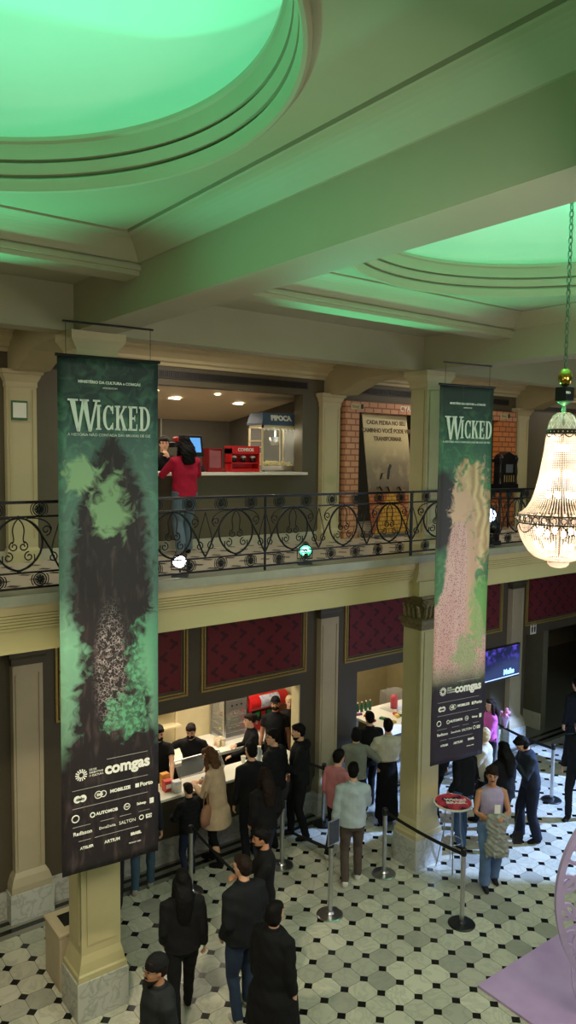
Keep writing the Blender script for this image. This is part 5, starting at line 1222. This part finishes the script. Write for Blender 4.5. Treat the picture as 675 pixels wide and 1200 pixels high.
        b0 = wr_+d*.028+side*.026; p1 = b0+(side*.8+d*.75+nrm*.3).normalized()*.035; p2 = p1+(d*.9+side*.2+nrm*.55).normalized()*.032; base.tube([b0, p1, p2], [.0125, .011, .0085], 7)
    solid(base, 'body', skin, root, .0105, 3, .45)
    # garments
    tm = top if not isinstance(top, tuple) else cloth(*top); bmt = bot if not isinstance(bot, tuple) else cloth(*bot)
    e = .019+bulk
    m_ = MB()
    zb = {'hip': .90, 'waist': 1.00, 'long': .62, 'coat': .42}[length]
    GR = []
    if length in ('long', 'coat'):
        nz_ = 6
        for i in range(nz_): 
            t = i/nz_; GR.append((zb+(.86-zb)*t, .20*f+e+.03*(1-t)*(1 if length == 'long' else 1.8), .145*f+e+.04*(1-t), -.005))
    for zz, rx, ry, yo in TR[1:]:
        if zz < zb-.01: continue
        if zz > 1.47: continue
        rx2 = rx+e; ry2 = ry+e
        if 1.0 < zz < 1.25 and bulk > .004: rx2 += .02; ry2 += .014
        GR.append((zz, rx2, ry2, yo))
    if length == 'hip': GR = [(.865, .165*f+e, .112*f+e, -.008)]+GR
    if puffer:
        G2 = []
        for i in range(26):
            zz = GR[0][0]+(GR[-1][0]-GR[0][0])*i/25
            j = max(q for q in range(len(GR)) if GR[q][0] <= zz+1e-6); j = min(j, len(GR)-2); t = (zz-GR[j][0])/(GR[j+1][0]-GR[j][0]); a = [GR[j][c]*(1-t)+GR[j+1][c]*t for c in range(4)]
            w_ = .010*abs(math.sin(zz*PI/.075)); G2.append((zz, a[1]+w_, a[2]+w_, a[3]))
        GR = G2
    m_.loft(T_rings(GR, 20))
    for s_ in (-1, 1):
        S, el, wr_ = AR[s_]; a0_ = U((s_*.12, -.008, 1.395))
        if sleeve == 'none': continue
        if sleeve == 'short': m_.tube([a0_, S, S.lerp(el, .55)], [.062+bulk, .062+bulk, .06+bulk], 12)
        else:
            pts = [a0_, S, S.lerp(el, .5), el, el.lerp(wr_, .5), el.lerp(wr_, .97)]; rr = [.062+bulk, .064+bulk, .057+bulk, .050+bulk, .047+bulk*.8, .038+bulk*.6]
            if puffer:
                P2 = []; R2 = []
                for i in range(len(pts)-1):
                    for q in range(4):
                        t = q/4; P2.append(pts[i].lerp(pts[i+1], t)); R2.append((rr[i]*(1-t)+rr[i+1]*t)+.008*(q % 2))
                pts, rr = P2+[pts[-1]], R2+[rr[-1]]
            m_.tube(pts, rr, 12)
    if collar: m_.loft([[U(v) for v in ering((0, -.004, zz), r_, r_*1.02, 14)] for zz, r_ in ((1.43, .085), (1.47, .074), (1.505, .068+bulk*.4))])
    if hood: m_.ell(U((0, -.10, 1.45)), (.115, .065, .07), 12, 8)
    solid(m_, {'coat': 'coat', 'long': 'coat'}.get(length, 'top'), tm, root, .0125, 3, .5, wr=.0035+bulk*.06, wsc=9)
    if botkind != 'none':
        m_ = MB()
        if botkind == 'skirt':
            m_.loft([ering((0, -.005, zz), rx, ry, 20) for zz, rx, ry in ((.10, .20, .17), (.35, .19, .16), (.6, .18*f, .145), (.80, .18*f, .128), (.95, .17*f, .118), (1.06, .148*f, .104))])
        else:
            wd = {'trousers': (.0, 0), 'wide': (.012, .022), 'slim': (-.006, -.012)}[botkind]
            m_.loft([ering((0, -.008, zz), rx, ry, 18) for zz, rx, ry in ((.80, .10, .085), (.86, .165*f, .112*f), (.95, .172*f, .116*f), (1.04, .150*f, .104*f))])
            for s_ in (-1, 1):
                hp, kn, an = KN[s_]; m_.tube([hp+Vector((0,0,.04)), hp.lerp(kn, .5), kn, kn.lerp(an, .5), an+Vector((0, 0, -.02))], [.098*f+wd[0], .086*f+wd[0], .068+wd[0], .062+wd[1], .056+wd[1]], 14)
        solid(m_, 'skirt' if botkind == 'skirt' else 'trousers', bmt, root, .0125, 3, .5, wr=.004, wsc=8)
    sm = cloth(*shoe)
    for s_ in (-1, 1):
        an = KN[s_][2]; m_ = MB(); m_.tube([an+Vector((0, -.045, -.045)), an+Vector((0, .02, -.035)), an+Vector((0, .09, -.05)), an+Vector((s_*.006, .165, -.062))], [.040, .046, .043, .027], 12); m_.tube([an+Vector((0, -.01, .02)), an+Vector((0, -.005, -.04))], [.046, .044], 12)
        o = solid(m_, 'shoe', sm, root, .012, 2)
    # hair, face, extras
    if hair: hair_build(hair, hcol, hm, U, root, .03+bulk*1.3, ln)
    if faceon:
        for s_ in (-1, 1):
            MB().ell(hm((s_*.030, .080, .010)), (.013, .009, .0065), 10, 6).build('eye', M_eye, root, smooth=True)
            MB().tube([hm((s_*.046, .072, .030)), hm((s_*.032, .086, .035)), hm((s_*.014, .087, .030))], [.0035, .005, .004], 6).build('eyebrow', hcol if hcol else M_hblack, root)
        if not mask: MB().ell(hm((0, .0925, -.060)), (.021, .008, .0065), 10, 6).build('lips', M_lip, root, smooth=True)
    if mask:
        m_ = MB(); m_.ell(hm((0, .050, -.058)), (.062, .060, .046), 14, 10); solid(m_, 'face_mask', cloth(20, 20, 22), root, .010, 2)
    if beard == 'beard':
        m_ = MB(); m_.loft([[hm(v) for v in ering((0, yo, zz), rx, ry, 14)] for zz, rx, ry, yo in ((-.126, .024, .026, .055), (-.108, .044, .048, .043), (-.085, .058, .064, .026), (-.066, .060, .060, .018))]); solid(m_, 'beard', hcol, root, .009, 2)
    if beard: MB().tube([hm((-.026, .086, -.050)), hm((0, .099, -.043)), hm((.026, .086, -.050))], [.005, .008, .005], 6).build('moustache', hcol, root)
    if glasses:
        m_ = MB()
        for s_ in (-1, 1):
            m_.tube([hm((s_*.032+.022*math.cos(t), .100, .008+.017*math.sin(t))) for t in [2*PI*i/14 for i in range(14)]], .0022, 5, closed=True); m_.tube([hm((s_*.054, .098, .012)), hm((s_*.078, .04, .012)), hm((s_*.078, -.01, .008))], .002, 4)
        m_.tube([hm((-.010, .100, .012)), hm((.010, .100, .012))], .002, 4); m_.build('glasses', M_black, root)
    if hat == 'beanie':
        m_ = MB(); m_.loft([[hm(v) for v in ering((0, -.012, zz), rx, ry, 18)] for zz, rx, ry in ((.018, .084, .104), (.03, .088, .108), (.055, .088, .108), (.06, .084, .104), (.10, .072, .09), (.128, .045, .055), (.138, .015, .02))]); solid(m_, 'beanie', cloth(22, 22, 24), root, .011, 2, wr=.001, wsc=40)
    if hat == 'cap':
        m_ = MB(); m_.loft([[hm(v) for v in ering((0, -.012, zz), rx, ry, 18)] for zz, rx, ry in ((.035, .082, .102), (.07, .08, .10), (.11, .06, .075), (.128, .02, .03))]); m_.ell(hm((0, .11, .045)), (.06, .055, .010), 12, 6); solid(m_, 'cap', cloth(20, 20, 22), root, .011, 2)
    if hat == 'headset':
        MB().tube([hm((.088*math.cos(t), -.005, .01+.125*math.sin(t))) for t in [PI*i/12 for i in range(13)]], .009, 6).build('headband', M_black, root)
    root['_'] = 0; del root['_']
    return root, hm, AR, k

BK = (24, 24, 27); DJ = (44, 56, 78); JN = (78, 98, 128)
person(5.17, 9.10, 95, 1.37, 'boy in black quilted puffer jacket standing at the white counter', BK, (34, 42, 62), 'short', M_hdbrown, 'front', 'front', hpitch=12, puffer=True, bulk=.012, faceon=False, stride=.04)
wt = person(5.66, 9.16, 128, 1.77, 'long-haired woman in beige blazer leaning at the snack counter', (200, 172, 144), (20, 20, 22), 'wavy', M_hbrown, 'hold', 'hold', lean=6, hpitch=20, length='long', bulk=.008, fat=1.06, botkind='slim')
person(6.00, 10.44, 232, 1.80, 'masked worker in black t-shirt leaning over the left counter', (28, 28, 31), BK, 'short', M_hdbrown, (.22, .40, 1.02), (.42, .24, 1.16), lean=20, hpitch=-4, sleeve='short', mask=True)
person(5.36, 10.40, 250, 1.80, 'worker in black at the left edge of snack bar', (22, 22, 24), BK, 'short', M_hblack, 'counter', 'down', hpitch=14, mask=True, sleeve='short')
person(7.08, 10.30, 158, 1.66, 'worker in black with hair in a bun looking left', (26, 26, 30), BK, 'bun', M_hdbrown, 'counter', 'hold', hyaw=5, lean=4)
person(7.66, 10.46, 232, 1.80, 'masked worker in black t-shirt standing by soda fountain', (26, 26, 28), BK, 'short', M_hblack, 'down', 'down', mask=True, sleeve='short', hat='cap', skin=M_skin2)
person(8.10, 10.62, 236, 1.70, 'fair-haired person half hidden behind the right jamb of snack bar', (40, 36, 40), BK, 'short', M_hblond, 'down', 'down')
person(6.68, 9.14, 110, 1.82, 'man in glasses and black quilted jacket in counter queue', (26, 27, 30), BK, 'short', M_hblack, 'pocket', 'pocket', hyaw=45, puffer=True, bulk=.016, glasses=True, fat=1.08)
person(7.12, 9.06, 150, 1.84, 'bearded man in black hooded jacket rightmost in the counter queue', (24, 25, 28), (22, 22, 24), 'short', M_hblack, 'hold', 'pocket', hpitch=6, bulk=.016, hood=True, beard='beard', fat=1.05)
person(6.14, 8.96, 75, 1.78, 'short-haired man in black jumper with back to camera at counter', (25, 25, 28), (22, 24, 32), 'short', M_hblack, 'down', 'pocket', bulk=.006, faceon=False, hyaw=18)
person(5.95, 8.34, 80, 1.66, 'woman with very long dark hair in black coat in the queue', (22, 21, 24), (40, 46, 62), 'long', M_hdbrown, 'pocket', 'pocket', bulk=.014, length='hip', faceon=False)
pm = person(4.86, 6.82, 150, 1.76, 'man in black jumper holding up a dark tablet', (23, 23, 25), (22, 23, 26), 'short', M_hblack, 'phone', 'hold', hpitch=10, beard='beard', skin=M_skin2)
person(4.30, 6.40, 88, 1.78, 'big man in dark jacket and jeans seen from behind', (28, 29, 33), (44, 56, 78), 'short', M_hdbrown, 'pocket', 'pocket', bulk=.022, faceon=False, fat=1.12, hyaw=20, shoe=(190, 186, 178), stance=.12)
person(3.74, 6.72, 70, 1.66, 'woman with long black hair and handbag walking at lower left', (24, 23, 26), (22, 22, 24), 'long', M_hblack, 'pocket', 'down', bulk=.014, faceon=False, stride=.22, fat=1.05)
person(2.87, 5.58, 175, 1.72, 'man in black beanie and glasses at the bottom left corner', (36, 38, 40), BK, 'short', M_hdbrown, 'pocket', 'pocket', bulk=.018, hat='beanie', glasses=True, beard='beard', skin=M_skin2)
person(4.20, 5.72, 15, 1.64, 'woman in a long black cape coat nearest the camera', (20, 20, 22), BK, 'bob', M_hblack, 'down', 'down', bulk=.03, length='coat', hyaw=-10, fat=1.12, stride=.12)
person(4.48, 9.16, 60, 1.72, 'person in blue jeans hidden behind the left banner', (34, 40, 50), (70, 92, 112), 'short', M_hblack, 'down', 'down', faceon=False, shoe=(170, 165, 155))
person(3.90, 8.92, 60, 1.70, 'person in dark jeans behind the lower edge of left banner', (30, 30, 34), (30, 36, 44), 'short', M_hblack, 'down', 'down', faceon=False)
# queue of the right counter
person(7.18, 8.22, 10, 1.68, 'man in pink jumper facing right near the stanchion', (206, 128, 136), (26, 26, 30), 'short', M_hblack, 'pocket', 'front', bulk=.012, shoe=(200, 196, 190))
person(6.94, 7.62, 55, 1.74, 'man in pale denim jacket and brown trousers seen from behind', (178, 190, 196), (88, 76, 70), 'short', M_hblack, 'down', 'hold', bulk=.014, faceon=False, shoe=(222, 220, 212), hyaw=-10)
person(8.60, 8.62, 60, 1.74, 'woman in white jumper and long black skirt seen from behind', (214, 206, 186), (22, 21, 22), 'short', M_hblack, 'front', 'front', bulk=.012, faceon=False, botkind='skirt', length='waist')
person(8.12, 8.86, 50, 1.62, 'person in striped grey sleeves left of the white jumper', (120, 124, 110), BK, 'bob', M_hblack, 'front', 'side', bulk=.01, faceon=False)
person(8.72, 9.18, 70, 1.68, 'person in black with short dark hair at right counter', (22, 22, 24), BK, 'short', M_hblack, 'front', 'front', bulk=.014, faceon=False)
person(9.10, 10.46, 245, 1.72, 'server in blue grey jumper leaning out at the right bar', (112, 128, 140), (24,24,26), 'short', M_hdbrown, (.2, .50, 1.08), (.2, .46, 1.10), lean=22, hpitch=5)
person(9.04, 7.40, 85, 1.70, 'person in black jumper and blue jeans below the right banner', (22, 23, 26), (66, 88, 118), 'bob', M_hblond, 'pocket', 'pocket', bulk=.008, faceon=False, fat=1.05, botkind='wide')
pt = person(8.50, 6.46, 236, 1.70, 'moustached man in lilac tank top carrying a grey coat', (172, 158, 190), (104, 130, 172), 'curlytop', M_hdbrown, 'hold', (.10, .26, 1.10), sleeve='none', botkind='wide', skin=M_skin2, beard='moustache', shoe=(36, 38, 48), length='waist', collar=False, hyaw=-14)
person(9.46, 6.98, 80, 1.68, 'woman with black hair all in black between two men', (20, 20, 22), (30, 28, 30), 'long', M_hblack, 'hold', 'hold', bulk=.02, faceon=False, fat=1.06)
person(10.02, 6.88, 150, 1.74, 'person in dark denim jacket bowing over a phone', (40, 46, 58), (30, 34, 46), 'bob', M_hblack, 'phone', 'phone', lean=10, hpitch=38, bulk=.008, botkind='wide')
person(11.15, 8.55, 150, 1.62, 'woman in bright pink jumper below the television', (214, 104, 196), (28, 26, 34), 'long', M_hdbrown, 'hold', 'phone', hyaw=20, faceon=False)
person(9.80, 7.62, 120, 1.64, 'fair-haired person peeking out below the right banner', (210, 200, 176), (34,34,40), 'bob', M_hblond, 'hold', 'hold', faceon=False, bulk=.01)
person(9.35, 8.20, 90, 1.70, 'person in black behind the cream column near pink table', (24,24,28), (26,27,32), 'short', M_hblack, 'down', 'down', faceon=False, shoe=(200,200,205))
person(11.27, 6.84, 190, 1.72, 'person in glasses and black clothes cut by the right edge', (24, 25, 29), (22, 23, 28), 'short', M_hblack, 'down', 'down', glasses=True, bulk=.01)
person(13.2, 8.10, 70, 1.76, 'dark figure standing in shadow by the far right doorway', (24, 26, 34), (22, 24, 30), 'short', M_hblack, 'down', 'down', faceon=False, bulk=.014)
# upstairs
person(5.10, 9.12, 88, 1.62, 'woman in crimson jumper and jeans at the popcorn window upstairs', (186, 34, 64), (104, 122, 138), 'curly', M_hblack, (.16, .34, 1.24), (.16, .34, 1.24), bulk=.006, faceon=False, z=ZF, fat=1.04, botkind='wide')
person(5.62, 10.72, 250, 1.64, 'cashier in black with a headset behind the upper counter', (24, 24, 26), BK, 'short', M_hdbrown, 'chin', 'counter', hat='headset', z=ZF)

# carried things
r = empty('tablet', (4.68, 7.03, 1.26), 'dark tablet held by the bearded man in black', 'tablet', rz=.9); o = MB().box(-.12, .12, -.006, .006, -.08, .08).build('case', M_black, r, bevel=.004); o.rotation_euler.x = -.9
r = empty('phone', (5.53, 9.30, 1.15), 'pale phone in the hands of the woman in beige blazer', 'phone', rz=.6); MB().box(-.04, .04, -.08, .08, 0, .01).build('case', M_white, r, bevel=.003)
m_ = MB(); m_.loft([[Vector((rx*math.cos(2*PI*q/16), ry*math.sin(2*PI*q/16), z)) for q in range(16)] for z, rx, ry in ((0, .11, .05), (.1, .13, .06), (.24, .10, .045), (.27, .05, .03))])
r = empty('handbag', (5.42, 9.05, .72), 'soft salmon handbag hanging left of the beige blazer', 'bag', rz=.4); m_.build('pouch', cloth(176, 126, 104), r, smooth=True); MB().tube([(-.07,0,.24),(-.05,0,.42),(0,0,.50),(.05,0,.42),(.07,0,.24)], .008, 6).build('strap', cloth(150, 104, 84), r)
# coat draped over arms of the man in the lilac top
m_ = MB(); rnd = random.Random(8)
rings = []
for i in range(12):
    t = i/11; rings.append([Vector(((.12+.03*t+.02*math.sin(i*.9))*math.cos(2*PI*q/22)*(1+.16*math.sin(q*2.3+i*.3)), (.06+.02*t)*math.sin(2*PI*q/22)*(1+.25*math.cos(q*1.9+i*.3)), .50-.56*t-.05*t*math.sin(q*1.3))) for q in range(22)])
m_.loft(rings); r = empty('grey_coat', (8.33, 6.22, .66), 'pale grey folded coat hanging from the arms of lilac top man', 'coat', rz=-.6)
solid(m_, 'draped_cloth', cloth(150, 152, 144), r, .012, 2, wr=.011, wsc=22)
r = empty('phone', (8.28, 6.19, 1.20), 'white phone on top of the folded grey coat', 'phone', rz=-.6); MB().box(-.04,.04,-.006,.006,0,.12).build('case', M_white, r, bevel=.003)
r = empty('shoulder_bag', (8.62, 6.10, .72), 'small black bag at the hip of the lilac top man', 'bag', rz=-.6); MB().stack([(-.06,.06,-.03,.03,0),(-.07,.07,-.035,.035,.10),(-.05,.05,-.025,.025,.16)]).build('pouch', M_black, r); MB().tube([(-.05,0,.15),(-.03,0,.35),(.0,0,.48)], .008, 6).build('strap', M_black, r)
r = empty('flower_bunch', (11.42, 8.42, 1.28), 'small pastel flower bunch held by woman in pink jumper', 'flowers')
m_ = MB(); m_.lathe([(.02, -.22), (.05, -.08), (.10, .02)], 12, cap=False); m_.build('wrapping', mat('flower_wrap', srgb(190,176,196), .6, var=.2), r)
m_ = MB()
for q in range(16): m_.ell((random.uniform(-.08,.08), random.uniform(-.06,.06), random.uniform(0,.12)), (.035,.035,.03), 8, 5)
m_.build('blossom', mat('pastel_petals', srgb(214,140,170), .6, var=.35, scale=30), r)

# ------------------------------------------------------------------ lights
def light(kind, loc, e, col, size=.2, rot=None, target=None, size_y=None, spot=None, blend=.5):
    l = bpy.data.lights.new('lamp', kind); o = bpy.data.objects.new('lamp', l); C.objects.link(o); o.location = loc; l.energy = e; l.color = col[:3]
    if kind == 'AREA':
        l.size = size
        if size_y: l.shape = 'RECTANGLE'; l.size_y = size_y
    elif kind in ('POINT', 'SPOT'): l.shadow_soft_size = size
    if kind == 'SPOT': l.spot_size = math.radians(spot); l.spot_blend = blend
    if target: o.rotation_euler = (Vector(target)-Vector(loc)).to_track_quat('-Z', 'Y').to_euler()
    return o
WARM = (1, .80, .56); NEUT = (1, .90, .74); GRN = (.08, .85, .45); GRD = (.14, 1, .60); COOL = (.55, .70, 1)
w = bpy.data.worlds.new('world'); sc.world = w; w.use_nodes = True; w.node_tree.nodes['Background'].inputs[0].default_value = (.5, .5, .45, 1); w.node_tree.nodes['Background'].inputs[1].default_value = .02
# lamps inside the chandelier, then unseen fill lamps added around the hall
for z, e in ((6.08, 14), (5.75, 16), (5.32, 20)): light('POINT', (5.675, 3.71, z), e, (1, .92, .82), .06)
for x, y, e in ((.55, 3.6, 30), (10.7, 3.7, 30), (5.6, -2.0, 36), (.6, -2.0, 20)): light('POINT', (x, y, 5.4), e, WARM, .3)
for x, y, e in ((1.2, 3.6, 60), (5.2, 2.6, 70), (9.8, 3.0, 50)): light('AREA', (x, y, 5.0), e, (1, .93, .74), 1.2, target=(x+.6, y+2, 0))
# green floodlights on the balcony rail, thrown up at the domes; added unseen lamps inside
for px, cx, e in ((1.2, .57, 560), (5.85, 5.64, 460), (10.4, 10.7, 400)):
    light('SPOT', (px, 7.15, 4.95), e, GRN, .12, target=(cx, 3.3, 8.6), spot=74, blend=.5)
    o = light('AREA', (cx+.06, YC, 8.045), 34, GRD, 3.3, target=(cx+.06, YC, 12)); o.data.shape = 'DISK'
    light('POINT', (cx, YC+.2, 7.92), 22, GRN, .4)
# warm unseen area lamps added over the mezzanine walk
for x in (1, 5.2, 10.6, 15.2): light('AREA', (x, 8.6, 7.42), 24, NEUT, 1.6, target=(x, 8.6, 0), size_y=.5)
# snack bars
light('AREA', (6.0, 10.7, 2.65), 60, (1, .88, .68), 3.0, target=(6.0, 10.7, 0), size_y=.9)
light('AREA', (10.3, 11.0, 2.65), 45, (1, .86, .62), 2.2, target=(10.3, 11.0, 0), size_y=.9)
light('AREA', (6.0, 11.0, 6.75), 36, (1, .88, .68), 3.0, target=(6.0, 11.0, 0), size_y=1.0)
light('POINT', (7.34, 10.1, 6.36), 7, (1, .9, .65), .05)
light('POINT', (9.3, 10.4, 6.9), 12, (1, .9, .66), .06)
# warm spill over the left floor, cool daylight from the entrance on the right
light('SPOT', (1.0, 4.6, 6.6), 520, WARM, .1, target=(3.6, 8.0, 0), spot=46, blend=.5)
light('SPOT', (15.5, 3.5, 5.5), 9500, (.34, .52, 1), .10, target=(11.6, 7.5, 0), spot=38, blend=.12)
light('AREA', (12.5, 0.5, 4.2), 90, (.62, .74, 1), 2.5, target=(9, 6, 0))
light('AREA', (2.2, 1.6, 6.3), 22, (1, .97, .92), .8, target=(3.0, 6.8, 4.4))  # unseen neutral lamp added to brighten the left banner
light('AREA', (5.0, 1.0, 6.3), 26, (1, .97, .92), .8, target=(7.8, 6.5, 4.4))  # unseen neutral lamp added for the right banner
